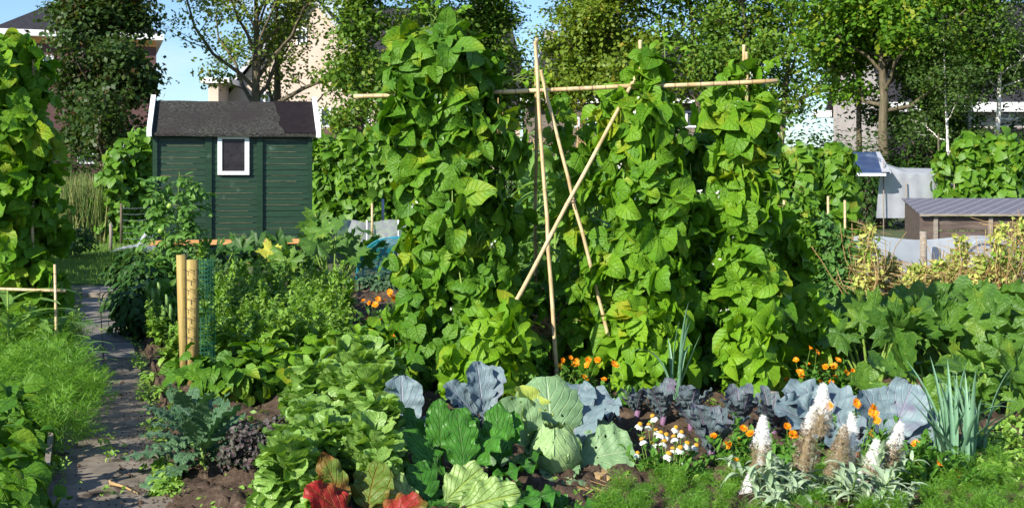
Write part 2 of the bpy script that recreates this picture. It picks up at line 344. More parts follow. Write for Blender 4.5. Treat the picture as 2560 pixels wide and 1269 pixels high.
M['grassblade'] = rnd_mat('grass_blade', (.08, .2, .02), (.2, .3, .05), trans=.25)
M['wildgrass'] = rnd_mat('wild_grass', (.08, .17, .03), (.24, .24, .08), trans=.25)
M['orange'] = rnd_mat('orange_petal', (.85, .22, .005), (.95, .42, .01), rough=.5, trans=.2)
M['orangeeye'] = rnd_mat('marigold_centre', (.5, .13, .01), (.7, .22, .02), rough=.8)
M['redorange'] = rnd_mat('red_orange_petal', (.75, .08, .005), (.85, .16, .01), trans=.2)
M['white_petal'] = rnd_mat('white_petal', (.72, .75, .68), (.82, .82, .76), trans=.25)
M['cone'] = rnd_mat('coneflower_cone', (.42, .17, .01), (.6, .34, .03), rough=.8)
M['spike'] = rnd_mat('flower_spike', (.24, .18, .10), (.86, .84, .79), lo=.3, hi=.45, rough=.8)
M['bamboo'] = solid('bamboo', (.46, .33, .17), (.66, .51, .30), scale=9, stretch=(4, 4, .6), rough=.45, bump=.2, c3=(.33, .19, .07), c3t=.62)
m_, nt_, o_ = mat_base('bamboo_cane'); k_ = NT(nt_); sp_ = k_.n('ShaderNodeSeparateXYZ'); k_.l(k_.n('ShaderNodeUVMap').outputs[0], sp_.inputs[0])
fr_ = k_.m('ABSOLUTE', k_.m('SUBTRACT', k_.m('FRACT', k_.m('ADD', k_.m('MULTIPLY', sp_.outputs[1], 12.0), .5)), .5)); ring = k_.m('LESS_THAN', fr_, .045)
c_ = k_.mix(k_.ramp(k_.noise(5, 5), .3, .7), (.40, .27, .12), (.66, .51, .29)); c_ = k_.mix(k_.ramp(k_.noise(2.3, 6, rough=.7), .58, .7), c_, (.24, .17, .09)); c_ = k_.mix(k_.m('MULTIPLY', ring, .75), c_, (.16, .10, .05))
pb_ = k_.n('ShaderNodeBsdfPrincipled'); k_.l(c_, pb_.inputs[0]); pb_.inputs['Roughness'].default_value = .45; k_.l(pb_.outputs[0], o_.inputs[0]); M['bamboo'] = m_
M['bark'] = solid('bark', (.07, .058, .036), (.16, .135, .085), scale=6, stretch=(3, 3, .5), rough=.9, bump=.8, dist=.03)
M['birchbark'] = solid('birch_bark', (.62, .58, .52), (.75, .72, .66), scale=3, stretch=(1, 1, 4), rough=.8, c3=(.06, .05, .05), c3t=.56)
M['wood'] = solid('treated_wood', (.26, .18, .05), (.43, .32, .11), scale=8, stretch=(6, 6, .5), rough=.7, c3=(.16, .08, .03), c3t=.58)
M['greywood'] = solid('weathered_wood', (.17, .14, .11), (.32, .28, .23), scale=7, stretch=(.8, 5, 5), rough=.85, bump=.5)
M['darkwood'] = solid('dark_weathered_plank', (.05, .035, .03), (.15, .115, .095), scale=5, stretch=(.6, 5, 5), rough=.85, bump=.6, c3=(.24, .21, .18), c3t=.64)
M['wire'] = solid('rusty_wire', (.05, .04, .035), rough=.6, bump=0)
M['metal'] = solid('grey_metal', (.25, .29, .36), (.35, .4, .46), rough=.4, bump=0)
M['black'] = solid('black_plastic', (.012, .013, .018), (.02, .02, .03), rough=.35, bump=0)

def far_mat(name, c1, c2, patch=None, pt=.62, trans=.3):
    m, nt, o = mat_base(name); k = NT(nt)
    at = k.n('ShaderNodeAttribute', attribute_name='rnd').outputs['Fac']
    f = k.m('ADD', k.m('MULTIPLY', at, .6), k.m('MULTIPLY', k.ramp(k.noise(.9, 4), .35, .65), .4), True)
    col = k.mix(f, c1, c2)
    if patch: col = k.mix(k.ramp(k.m('ADD', k.noise(1.4, 3), k.m('MULTIPLY', k.m('SUBTRACT', at, .5), .4)), pt, pt + .12), col, patch)
    pb = k.n('ShaderNodeBsdfPrincipled'); k.put(pb.inputs['Base Color'], col); pb.inputs['Roughness'].default_value = .5; pb.inputs['Specular IOR Level'].default_value = .3
    tr = k.n('ShaderNodeBsdfTranslucent'); k.l(k.mix(1.0, col, (1.5, 1.5, .5), 'MULTIPLY'), tr.inputs[0])
    ms = k.n('ShaderNodeMixShader'); ms.inputs[0].default_value = trans; k.l(pb.outputs[0], ms.inputs[1]); k.l(tr.outputs[0], ms.inputs[2]); k.l(ms.outputs[0], o.inputs[0]); return m
M['t_dark'] = far_mat('dark_tree_leaves', (.028, .065, .014), (.07, .125, .024), (.10, .06, .02), .66)
M['t_open'] = far_mat('open_tree_leaves', (.08, .15, .02), (.20, .27, .035), (.26, .27, .04), .6)
M['t_mid'] = far_mat('mid_tree_leaves', (.055, .14, .014), (.14, .24, .022), (.22, .26, .025), .64)
M['t_yel'] = far_mat('yellow_green_tree_leaves', (.075, .145, .012), (.19, .26, .02), (.28, .23, .025), .68)
M['t_maple'] = far_mat('bright_maple_leaves', (.045, .135, .008), (.14, .27, .015), (.24, .28, .02), .62)
M['t_birch'] = far_mat('birch_leaves', (.032, .075, .014), (.085, .145, .024))
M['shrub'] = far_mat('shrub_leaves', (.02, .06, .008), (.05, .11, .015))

# ------------------------------------------------------------------ plant prototypes
rg = rn(5)
T_BEAN = [blade(1, (.95, 1.02, .82, .9, .74, 1.0, .88)[i], BEAN, 7, 4, e0=(0, .35, .1, .5, -.2, .2, .6)[i], droop=(.5, .9, 1.5, .3, .2, 1.2, 2.0)[i], fold=(.25, .1, .5, -.1, .65, .0, .3)[i], cup=(.1, .0, -.2, .15, .1, -.3, .2)[i], ruf=(.025, .05, .03, .06, .03, .05, .04)[i], rufn=(3, 2.4, 3.3, 2, 2.7, 3.6, 2.2)[i], jag=.04, lobe=.10, side=(-.06, .0, .08, .12, -.12, .04, -.04)[i], rng=rg) for i in range(7)]
T_BEANFAR = [blade(1, .95, BEAN, 3, 2, droop=.5, fold=.25, lobe=.1), blade(1, .95, BEAN, 3, 2, e0=.3, droop=.9, fold=.1, lobe=.1)]
T_OV = [blade(1, .5, OVAL, 4, 2, e0=.2, droop=.8 * (i + .5), fold=.3, rng=rg, side=.08 * (i - 1)) for i in range(3)]
T_LEAF = [blade(1, .55, OVAL, 2, 2, e0=.2, droop=.6, fold=.25), blade(1, .6, OVAL, 2, 2, droop=-.3, fold=.2)]
T_ROUND = [blade(1, .9, SPOON, 6, 4, e0=.3, droop=1.3, cup=.35, ruf=.07, rufn=2, rng=rg), blade(1, .8, SPOON, 6, 4, e0=.5, droop=1.8, cup=.2, ruf=.1, rufn=3, rng=rg), blade(1, .85, SPOON, 6, 4, e0=0, droop=-.8, cup=.4, ruf=.08, rufn=2, rng=rg)]
def clusterleaf(rng, n=3, sp=.8):
    V = []; Q = []; U = []; b = 0
    for i in range(n):
        v, q, u = blade(1, .75, [(0, .1), (.45, 1), (1, .02)], 2, 1, e0=rng.uniform(-.4, .4), droop=rng.uniform(0, .8)); v = rotz(v, rng.uniform(0, 6.28))
        v = v + rng.normal(0, sp, 3); V.append(v); Q.append(q + b); U.append(u); b += len(v)
    return np.vstack(V), np.vstack(Q), np.vstack(U)
T_TREE = [clusterleaf(rg) for _ in range(4)]

def canopy_pts(prof, n, rng, depth=.5, power=.42, front=.62):
    """random points in a lumpy column. prof: rows (z, x, y, rx, ry)"""
    pr = np.array(prof); z0, z1 = pr[0, 0], pr[-1, 0]
    zz = np.linspace(z0, z1, 60); wt = np.interp(zz, pr[:, 0], pr[:, 3] + pr[:, 4]) + .02; cdf = np.cumsum(wt); cdf /= cdf[-1]
    z = np.interp(rng.uniform(0, 1, n), cdf, zz)
    ph = np.where(rng.uniform(0, 1, n) < front, rng.uniform(PI, 2 * PI, n), rng.uniform(0, PI, n))
    rad = rng.uniform(0, 1, n) ** power; lump = 1 + .2 * np.sin(3 * ph + z * 5) + .16 * np.sin(z * 11 + ph) + .1 * np.sin(z * 23 + 5 * ph)
    rx = np.interp(z, pr[:, 0], pr[:, 3]); ry = np.interp(z, pr[:, 0], pr[:, 4])
    x = np.interp(z, pr[:, 0], pr[:, 1]) + rx * rad * lump * np.cos(ph); y = np.interp(z, pr[:, 0], pr[:, 2]) + ry * rad * lump * np.sin(ph)
    n_ = np.stack([np.cos(ph), np.sin(ph), np.zeros(n)], -1)
    return np.stack([x, y, z], -1), n_, rad

def bean_foliage(root, prof, ngroups, size, mat, seed, tm=T_BEAN, tilt=.45, stalks=True, stemmat='stem', trif=True, svar=.4, flowers=0, pods=0, name='foliage'):
    rng = rn(seed); p, n, rad = canopy_pts(prof, ngroups, rng)
    # flatten small scale clumping
    up = np.array([0, 0, 1.]); n = unit(n + up * rng.normal(tilt, .5, (len(p), 1)) + rng.normal(0, .45, p.shape))
    d = np.tile([[0, 0, -1.]], (len(p), 1)) + rng.normal(0, .75, p.shape) + n * .2
    g = Geo(); sz = size * rng.uniform(1 - svar, 1 + svar, len(p)) * (1.05 - .25 * (rng.uniform(0, 1, len(p)) < .3))
    if trif:
        Fm = frame(n, d); x = Fm[:, :, 0]; dd = Fm[:, :, 1]; gr = rng.uniform(0, 1, len(p))
        for a in (-1, 0, 1):
            if a: da = unit(dd * .35 + x * a + rng.normal(0, .15, p.shape)); pp = p + x * a * (sz * .06)[:, None]; ss = sz * .88
            else: da = dd; pp = p + dd * (sz * .16)[:, None]; ss = sz
            nn = unit(n + x * a * .4 + rng.normal(0, .28, p.shape)); keep = rng.uniform(0, 1, len(p)) < (.85 if a else 1)
            leaves(g, tm, pp[keep], nn[keep], da[keep], ss[keep], rng, np.clip(gr + rng.normal(0, .12, len(p)), 0, 1)[keep])
    else: leaves(g, tm, p, n, d, sz, rng)
    obj(name, g, M[mat], root)
    if stalks:
        g = Geo(); k = rng.uniform(0, 1, len(p)) < .6; q = p[k]; pr = np.array(prof)
        ins = np.stack([q[:, 0] * .7 + .3 * np.interp(q[:, 2], pr[:, 0], pr[:, 1]), q[:, 1] * .7 + .3 * np.interp(q[:, 2], pr[:, 0], pr[:, 2]), q[:, 2] - size * .4], -1)
        sticks(g, ins, q, size * .016, rng); obj('vine_stems', g, M[stemmat], root)
    if pods:
        g = Geo(); pf, nf, _ = canopy_pts([(a, b, c, d_ * .95, e * .95) for a, b, c, d_, e in prof], pods, rng, power=.15)
        for q_ in pf: L = rng.uniform(.09, .17); dx = rng.normal(0, .02, 3); tube(g, q_ + np.array([[0, 0, 0], dx + [0, 0, -L * .5], dx * 1.5 + [0, 0, -L]]), [.003, .0065, .002], 5, rng.uniform(0, 1), cap=False)
        obj('pods', g, M['stem'], root)
    if flowers:
        g = Geo(); pf, nf, _ = canopy_pts([(a, b, c, d_ * 1.05, e * 1.05) for a, b, c, d_, e in prof], flowers, rng, power=.1)
        leaves(g, T_LEAF, np.repeat(pf, 5, 0) + rng.normal(0, size * .1, (flowers * 5, 3)), rng.normal(0, 1, (flowers * 5, 3)), rng.normal(0, 1, (flowers * 5, 3)), np.full(flowers * 5, size * .17), rng)
        obj('blossom', g, M['white_petal'], root)

def rosette(g, rng, n, L, W, prof, e_in=1.4, e_out=.3, droop=(.6, 1.2), nl=8, nw=4, z0=(0, 0), rad=.01, svar=.15, face=None, **kw):
    for i in range(n):
        f = (i + .5) / n; e0 = e_in + (e_out - e_in) * f + rng.normal(0, .08); l = L * rng.uniform(1 - svar, 1 + svar) * (.6 + .4 * f)
        v, q, u = blade(l, W * l / L * rng.uniform(.9, 1.1), prof, nl, nw, e0=e0, droop=rng.uniform(*droop), rng=rng, side=rng.normal(0, .08), **kw)
        phi = i * 2.4 + rng.normal(0, .25)
        g.add(rotz(v, phi, (-math.sin(phi) * rad, math.cos(phi) * rad, z0[0] + (z0[1] - z0[0]) * f)), q, u, rng.uniform(0, 1))

def leafy_stem(gl, gs, rng, base, top, nleaf, Lr, tm, e=(.5, .2), rad=.006, t0=.15, bend=.03, taper=.5, dens=1.0):
    pts = curve(base, top, 0, 6); pts[1:] += rng.normal(0, bend, 3) * np.linspace(.2, 1, 5)[:, None]
    tube(gs, pts, np.linspace(rad, rad * .4, 6), 4, rng.uniform(0, 1), cap=False)
    t = t0 + (1 - t0) * rng.uniform(0, 1, nleaf) ** dens; ph = rng.uniform(0, 2 * PI, nleaf)
    pos = np.stack([np.interp(t, np.linspace(0, 1, 6), pts[:, i]) for i in range(3)], -1)
    el = rng.normal(e[0], e[1], nleaf) + .3 * t; d = np.stack([np.cos(ph) * np.cos(el), np.sin(ph) * np.cos(el), np.sin(el)], -1)
    n = np.stack([-np.cos(ph) * np.sin(el), -np.sin(ph) * np.sin(el), np.cos(el)], -1)
    size = np.interp(t, [0, .3, 1], [Lr[1], Lr[1], Lr[0]]) * rng.uniform(.75, 1.2, nleaf)
    leaves(gl, tm, pos, n + rng.normal(0, .15, n.shape), d, size, rng)

# ------------------------------------------------------------------ trees
def tree(name, label, cat, px, Y, h, r0, fork, spread, nlimb, ntwig, nleaf, lsize, lm, bm='bark', seed=1, clsig=.4, lean=(0, 0), group='trees beyond the allotment', trunks=1, up=.8, base=0, zs=.55, low=None, splay=.6):
    rng = rn(seed); loc = GX(px, Y) + np.array([0, 0, base]); root = thing(name, loc, label, cat, group)
    gt = Geo(); tips = []
    for k in range(trunks):
        a0 = rng.uniform(0, 6.28); off = np.array([math.cos(a0), math.sin(a0) * .5, 0]) * (splay if trunks > 1 else 0)
        n = 9; t = np.linspace(0, 1, n); tp = np.stack([off[0] * t * h * .15 + lean[0] * t * h + off[0] * .4, off[1] * t + lean[1] * t * h + off[1] * .4, t * h], -1)
        tp[1:] += np.cumsum(rng.normal(0, .035 * h / 8, (n - 1, 3)) * [1, 1, 0], 0)
        tr = r0 * (1 - .8 * t) * (1.25 - .25 * np.minimum(t * 8, 1)); tr[0] = r0 * 1.35; tube(gt, tp, tr, 8)
        for i in range(nlimb):
            f = fork + (.97 - fork) * (i + rng.uniform(0, 1)) / nlimb; st = np.array([np.interp(f, t, tp[:, j]) for j in range(3)])
            az = i * 2.4 + rng.uniform(-.4, .4); el = rng.uniform(.25, .8) * up + .35 * f; L = spread * (1.15 - .75 * max(0, f - fork) / (1 - fork)) * rng.uniform(.75, 1.15)
            d = np.array([math.cos(az) * math.cos(el), math.sin(az) * math.cos(el), math.sin(el)]); m = 6; s = np.linspace(0, 1, m)[:, None]
            lp = st + d * L * s; lp[:, 2] += (.18 * L * s * s)[:, 0]; lp[1:] += np.cumsum(rng.normal(0, .05 * L, (m - 1, 3)), 0)
            rl = np.interp(f, t, tr) * .6; tube(gt, lp, np.linspace(rl, rl * .25, m), 5, cap=False)
            for q in range(ntwig):
                u = rng.uniform(.25, 1); sp = np.array([np.interp(u, np.linspace(0, 1, m), lp[:, j]) for j in range(3)])
                dd = unit(d * .7 + rng.normal(0, .6, 3) + np.array([0, 0, .2])); l2 = L * rng.uniform(.25, .5) * (1.2 - .5 * u)
                e = sp + dd * l2; mid = (sp + e) / 2 + rng.normal(0, .06 * l2, 3); tube(gt, [sp, mid, e], [rl * .3, rl * .2, rl * .08], 3, cap=False)
                tips += [(sp + e) / 2, e, e + rng.normal(0, .15, 3)]
    obj('trunk', gt, M[bm], root)
    tips = np.array(tips); wts = rng.uniform(.15, 1.3, len(tips)) ** 2; wts /= wts.sum(); idx = rng.choice(len(tips), nleaf, p=wts)
    pos = tips[idx] + rng.normal(0, clsig, (nleaf, 3)) * [1.05, 1.05, zs]
    if low is not None: pos = pos[pos[:, 2] > low]
    k = len(pos); c = tips.mean(0); nn = unit(pos - c) * .5 + np.array([0, 0, .8]) + rng.normal(0, .55, (k, 3))
    g = Geo(); leaves(g, T_TREE, pos, nn, rng.normal(0, 1, (k, 3)) + np.array([0, 0, -.4]), lsize * rng.uniform(.7, 1.3, k), rng)
    obj('crown', g, M[lm], root); return root

def bush(name, label, cat, loc, rx, ry, h, n, size, lm, seed, group=None, tm=T_LEAF, dome=.5):
    rng = rn(seed); root = thing(name, loc, label, cat, group)
    gs = Geo(); gl = Geo(); nc = max(6, int(n / 60)); 
    a = rng.uniform(0, 2 * PI, nc); rr = rng.uniform(0, 1, nc) ** .5; cx = rr * np.cos(a) * rx * .85; cy = rr * np.sin(a) * ry * .85
    cz = h * (np.sqrt(np.clip(1 - rr ** 2 * .8, 0, 1)) * rng.uniform(.45, .95, nc))
    for i in range(nc): tube(gs, curve((cx[i] * .15, cy[i] * .15, 0), (cx[i], cy[i], cz[i]), .02 * h, 4), [.012 * h + .004, .01 * h, .007 * h, .003 * h], 4, cap=False)
    i = rng.integers(0, nc, n); p = np.stack([cx[i], cy[i], cz[i]], -1) + rng.normal(0, 1, (n, 3)) * [rx * .22, ry * .22, h * .17]
    p[:, 2] = np.clip(np.abs(p[:, 2]), .02, h * 1.2)
    nn = unit(p - [0, 0, h * .3]) + np.array([0, -.15, .6]) + rng.normal(0, .4, (n, 3)); d = p * [1, 1, 0] + rng.normal(0, .3 * rx, (n, 3)) + [0, 0, -.25 * h]
    leaves(gl, tm, p, nn, d, size * rng.uniform(.7, 1.3, n), rng)
    obj('foliage', gl, M[lm], root); obj('branches', gs, M['bark'] if h > 1.2 else M['stem'], root); return root

# ================================================================== GROUND
m, nt, o = mat_base('ground_grass'); k = NT(nt)
col = k.mix(k.ramp(k.noise(.8, 5), .35, .65), (.05, .11, .02), (.11, .12, .04)); col = k.mix(k.ramp(k.noise(14, 4), .4, .7), col, (.08, .06, .04))
pb = k.n('ShaderNodeBsdfPrincipled'); k.l(col, pb.inputs[0]); pb.inputs['Roughness'].default_value = .9; k.l(k.bump(k.noise(20, 4), .6, .03), pb.inputs['Normal']); k.l(pb.outputs[0], o.inputs[0]); M['ground'] = m
M['soil'] = solid('garden_soil', (.045, .030, .020), (.125, .088, .060), scale=16, rough=.95, bump=.9, dist=.03, c3=(.17, .125, .09), c3t=.62, spec=.1, detail=8)
M['path'] = solid('sandy_slab_path', (.12, .10, .075), (.27, .23, .18), scale=7, rough=.9, bump=.4, dist=.008, c3=(.06, .045, .032), c3t=.57, spec=.15, detail=9)
M['slab'] = solid('concrete_slab', (.13, .118, .105), (.24, .22, .195), scale=11, rough=.85, bump=.3, dist=.006, c3=(.08, .08, .05), c3t=.62, spec=.2, detail=8)
M['lawn'] = solid('lawn_turf', (.045, .11, .015), (.10, .18, .03), scale=9, rough=.9, bump=.7, dist=.02, c3=(.14, .13, .06), c3t=.66, spec=.1, detail=7)
g = Geo(); g.add([(-400, -20, 0), (400, -20, 0), (400, 700, 0), (-400, 700, 0)], [(0, 1, 2, 3)]); struct('ground', g, M['ground'])
def relief(name, poly, mat, step=.06, amp=.02, z=.012, seed=1, ymax=None):
    """soil sheet with real relief: rows between two side lines given in picture-ground points"""
    rng = rn(seed); (y0, xa0, xb0), (y1, xa1, xb1) = poly
    ny = max(2, int((y1 - y0) / step)); nx = max(2, int(max(xb0 - xa0, xb1 - xa1) / step)); t = np.linspace(0, 1, ny + 1)[:, None]; s = np.linspace(0, 1, nx + 1)[None]
    X = (xa0 + (xa1 - xa0) * t) * (1 - s) + (xb0 + (xb1 - xb0) * t) * s; Y = (y0 + (y1 - y0) * t) + 0 * s
    Z = rng.normal(0, amp * .45, X.shape)
    for q in range(5):
        a, b, c = rng.uniform(2, 16), rng.uniform(2, 16), rng.uniform(0, 6); Z += amp * .35 * np.sin(a * X + b * Y + c)
    Z = np.clip(Z + amp, .004, None) + z; Z[0] = Z[-1] = z * .4; Z[:, 0] = Z[:, -1] = z * .4
    ed = np.cumsum(rng.normal(0, .03, ny + 1)); ed = ed - np.linspace(ed[0], ed[-1], ny + 1); ed = np.clip(ed, -.1, .1) + rng.normal(0, .012, ny + 1)
    for j_ in range(4): X[:, j_] += ed * (1 - j_ / 4); X[:, -1 - j_] += ed * (1 - j_ / 4)
    V = np.stack([X, Y, Z], -1).reshape(-1, 3); i = np.arange(ny)[:, None] * (nx + 1); j = np.arange(nx)[None]
    Q = np.stack([i + j, i + j + 1, i + nx + 2 + j, i + nx + 1 + j], -1).reshape(-1, 4); g = Geo(); g.add(V, Q, V[:, :2]); return struct(name, g, mat, True)
xg = lambda px, py: float(G(px, py)[0])
# path edges in the picture: left 130@1269 -> 205@750, right 430@1269 -> 300@750
pyl = [(1330, 110, 455), (1100, 140, 395), (900, 176, 345), (752, 203, 300)]
g = Geo(); V = []; 
for py, a, b in pyl: V += [G(a, py), G(b, py)]
V = np.array(V) + [0, 0, .014]; g.add(V, [(0, 1, 3, 2), (2, 3, 5, 4), (4, 5, 7, 6)]); struct('path', g, M['path'])
relief('vegetable_bed', ((4.8, xg(455, 1330) * 4.8 / 5.345, 6.), (17.0, xg(300, 752) * 1.13, 10.)), M['soil'], step=.055, amp=.032)
relief('bed_beside_path', ((4.8, -5.5, xg(100, 1330) - .02), (14.5, -7.5, xg(203, 752) - .35)), M['soil'], step=.08, amp=.028, seed=4)
g = Geo(); a, b, c, d = G(60, 712), G(470, 712), G(520, 618), G(150, 618); g.add(np.array([a, b, c, d]) + [0, 0, .01], [(0, 1, 2, 3)]); struct('lawn', g, M['lawn'])
# grass blades of the lawn
rng = rn(8); n = 14000; yy = rng.uniform(G(0, 712)[1], G(0, 612)[1] + 1, n); xx = rng.uniform((40 - CXP) / F * yy, (460 - CXP) / F * yy); g = Geo()
TB = (np.array([(-.5, 0, 0), (.5, 0, 0), (.1, 1, 0), (-.1, 1, 0)]), np.array([(0, 1, 2, 3)]), np.zeros((4, 2)))
hh = rng.uniform(.03, .09, n); Fm = frame(rng.normal(0, 1, (n, 3)) * [1, 1, .1], np.stack([rng.normal(0, .3, n), rng.normal(0, .3, n), np.ones(n)], -1)) * np.stack([hh * .16, hh, hh], -1)[:, None]
g.scat(TB, Fm, np.stack([xx, yy, np.zeros(n)], -1), rng.uniform(0, 1, n)); tag(obj('grass', g, M['grassblade']), 'short grass covering the shaded lawn at the far end of the path', kind='stuff')
# small weeds and fallen bits over the beds
rng = rn(9); n = 5200; yy = 5.2 + 11 * rng.uniform(0, 1, n) ** 1.3; xx = rng.uniform((480 - CXP) / F * yy, (2620 - CXP) / F * yy); cl = np.sin(xx * 3.1 + 1) * np.sin(yy * 2.7) + rng.uniform(-.8, 1, n); kk = cl > .15; xx = xx[kk]; yy = yy[kk]; n = len(xx)
g = Geo(); p = np.repeat(np.stack([xx, yy, np.full(n, .035)], -1), 4, 0) + rng.normal(0, 1, (n * 4, 3)) * [.03, .03, .012]; leaves(g, T_LEAF, p, rng.normal(0, .5, p.shape) + [0, -.2, 1], rng.normal(0, 1, p.shape), rng.uniform(.02, .06, len(p)), rng)
tag(obj('weeds', g, M['weed']), 'low green weeds spread over the bare soil between the vegetables', kind='stuff')

rng = rn(10); n = 8500; yy = 5.2 + 7 * rng.uniform(0, 1, n) ** 1.5; xx = rng.uniform((300 - CXP) / F * yy, (2620 - CXP) / F * yy); xx[:1300] = rng.normal(0, .22, 1300) + (395 - CXP) / F * yy[:1300] * 1.02; g = Geo()
OC = (np.array([(-.5, -.4, 0), (.5, -.45, 0), (.4, .5, 0), (-.45, .4, 0), (-.25, -.2, .5), (.25, -.25, .45), (.2, .25, .55), (-.2, .2, .4)]), np.array([(4, 5, 6, 7), (0, 1, 5, 4), (1, 2, 6, 5), (2, 3, 7, 6), (3, 0, 4, 7)]), np.zeros((8, 2)))
cs = rng.uniform(.003, .011, n) * (1 + 1.6 * (rng.uniform(0, 1, n) > .93)); Fm = frame(rng.normal(0, .25, (n, 3)) + [0, 0, 1], rng.normal(0, 1, (n, 3))) * cs[:, None, None]; onpath = (xx - (yy * -.353)) ** 2 < (.12 + .0 * yy) ** 2
g.scat(OC, Fm, np.stack([xx, yy, np.where((xx < np.interp(yy, [5, 15], [-1.2, -4.6])), .016, .045)], -1), rng.uniform(0, 1, n)); tag(obj('soil_crumbs', g, M['soil'], None, False), 'crumbs of dark soil scattered over the beds and the path', kind='stuff')
rng = rn(14); n = 900; py_ = rng.uniform(760, 1260, n); fr = rng.choice([.02, .5, .98], n, p=[.35, .15, .5]) + rng.normal(0, .035, n); lx = np.interp(py_, [752, 900, 1100, 1330], [204, 178, 142, 110]); rx_ = np.interp(py_, [752, 900, 1100, 1330], [299, 343, 393, 450]); pw = np.array([G(a_, b_) for a_, b_ in zip(lx + (rx_ - lx) * fr, py_)]); kk = np.sin(pw[:, 1] * 5 + fr * 9) + rng.normal(0, .5, n) > .2; pw = pw[kk]; pw[:, 2] = .05; g = Geo(); pw = np.repeat(pw, 5, 0) + rng.normal(0, 1, (len(pw) * 5, 3)) * [.022, .022, .008]
leaves(g, T_LEAF, pw, rng.normal(0, .5, pw.shape) + [0, -.2, 1], rng.normal(0, 1, pw.shape), rng.uniform(.015, .04, len(pw)), rng); tag(obj('path_weeds', g, M['weed']), 'small weeds growing in the joints and edges of the path', kind='stuff')
# sleepers and slabs at the far end of the path
for (x0, x1, y0, y1, z1, s) in ((205, 250, 742, 726, .055, 1), (251, 302, 744, 727, .07, 2)):
    a = G(x0, y0); b = G(x1, y0); c = G(x1, y1); d = G(x0, y1); g = Geo()
    hexa(g, [(*a[:2], -.02), (*b[:2], -.02), (*c[:2], -.02), (*d[:2], -.02), (*a[:2], z1), (*b[:2], z1), (*c[:2], z1 - .004), (*d[:2], z1 - .004)])
    tag(obj('wooden_sleeper', g, M['greywood'], None, False), ['', 'darker worn sleeper across the far path end, beside the bean tower', 'lighter worn sleeper across the far path end, on the shed side'][s], 'sleeper', 'sleepers across the path')
sl = None
rows = [(752, 772), (774, 797), (799, 828), (830, 862), (864, 903)]
for i, (t0, t1) in enumerate(rows):
    for j in (0, 1):
        def ex(py, f): 
            l = np.interp(py, [752, 900, 1100], [204, 178, 142]); r = np.interp(py, [752, 900, 1100], [299, 343, 393]); return l + (r - l) * f
        f0, f1 = (.02, .475) if j == 0 else (.495, .98)
        a = G(ex(t1, f0), t1); b = G(ex(t1, f1), t1); c = G(ex(t0, f1), t0); d = G(ex(t0, f0), t0); z = .034 + .004 * ((i * 2 + j) % 3); g = Geo()
        hexa(g, [(*a[:2], 0), (*b[:2], 0), (*c[:2], 0), (*d[:2], 0), (*a[:2], z), (*b[:2], z), (*c[:2], z), (*d[:2], z)])
        o = obj('paving_slab', g, M['slab'], None, False); tag(o, f"weathered grey slab in the {['first','second','third','fourth','fifth'][i]} row from the sleepers, on the {['bean tower','tomato'][j]} side", 'paving slab', 'paving slabs of the path')
# edging plank, stray bits on the path
g = Geo(); a = G(112, 1330); b = G(140, 1062); w = .03
hexa(g, [(a[0] - w, a[1], -.02), (a[0], a[1], -.02), (b[0], b[1], -.02), (b[0] - w, b[1], -.02), (a[0] - w, a[1], .10), (a[0], a[1], .10), (b[0], b[1], .10), (b[0] - w, b[1], .10)])
tag(obj('edging_plank', g, M['greywood'], None, False), 'grey plank edging the low bean bed along the path', 'plank')
g = Geo(); a = G(1038 * 0 + 278, 1222); b = G(345, 1245); tube(g, [a + [0, 0, .03], (a + b) / 2 + [0, 0, .035], b + [0, 0, .025]], [.012, .006, .003], 5); tube(g, [a + [0, 0, .03], a + [-.03, .06, .035]], [.01, .004], 4)
tag(obj('dry_stalk', g, M['straw']), 'dry pale stalk lying on the path near the kale', 'stalk')

def recentre(root, c, rz=0):
    c = np.asarray(c, float)
    for ch in children(root): ch.location = tuple(np.array(ch.location) - c)
    root.location = tuple(c); root.rotation_euler[2] = rz
# ================================================================== HOUSES
M['brick'] = None
m, nt, o = mat_base('red_brick'); k = NT(nt); br = k.n('ShaderNodeTexBrick'); br.inputs['Scale'].default_value = 4.5; br.inputs['Color1'].default_value = (.11, .045, .042, 1); br.inputs['Color2'].default_value = (.075, .03, .032, 1); br.inputs['Mortar'].default_value = (.14, .11, .10, 1)
mp = k.n('ShaderNodeMapping'); mp.inputs['Rotation'].default_value = (R(90), 0, 0); k.l(k.n('ShaderNodeTexCoord').outputs['Object'], mp.inputs[0]); k.l(mp.outputs[0], br.inputs[0]); pb = k.n('ShaderNodeBsdfPrincipled'); k.l(br.outputs[0], pb.inputs[0]); pb.inputs['Roughness'].default_value = .9; k.l(pb.outputs[0], o.inputs[0]); M['brick'] = m
M['cream'] = solid('cream_render', (.50, .40, .32), (.58, .47, .38), scale=1.2, rough=.9, bump=.1)
M['greyrender'] = solid('grey_render', (.34, .31, .29), (.42, .39, .36), scale=1.2, rough=.9, bump=.1)
M['brownrender'] = solid('brown_render', (.15, .12, .10), (.2, .165, .14), scale=1.5, rough=.9, bump=.1)
M['tile'] = solid('dark_roof_tiles', (.022, .02, .024), (.04, .037, .04), scale=5, rough=.7, bump=.5, stretch=(1, .3, 3))
M['whitepaint'] = solid('white_paint', (.78, .79, .8), (.86, .86, .84), scale=8, rough=.5, bump=.05)
M['greypaint'] = solid('grey_paint', (.42, .43, .45), scale=8, rough=.5, bump=.05)
M['orangewood'] = solid('orange_wood', (.55, .25, .08), (.68, .36, .15), scale=5, stretch=(.5, 4, 4), rough=.7)
M['glass'] = solid('dark_window_glass', (.03, .04, .055), (.07, .09, .11), scale=1.2, rough=.08, bump=0, spec=.8)
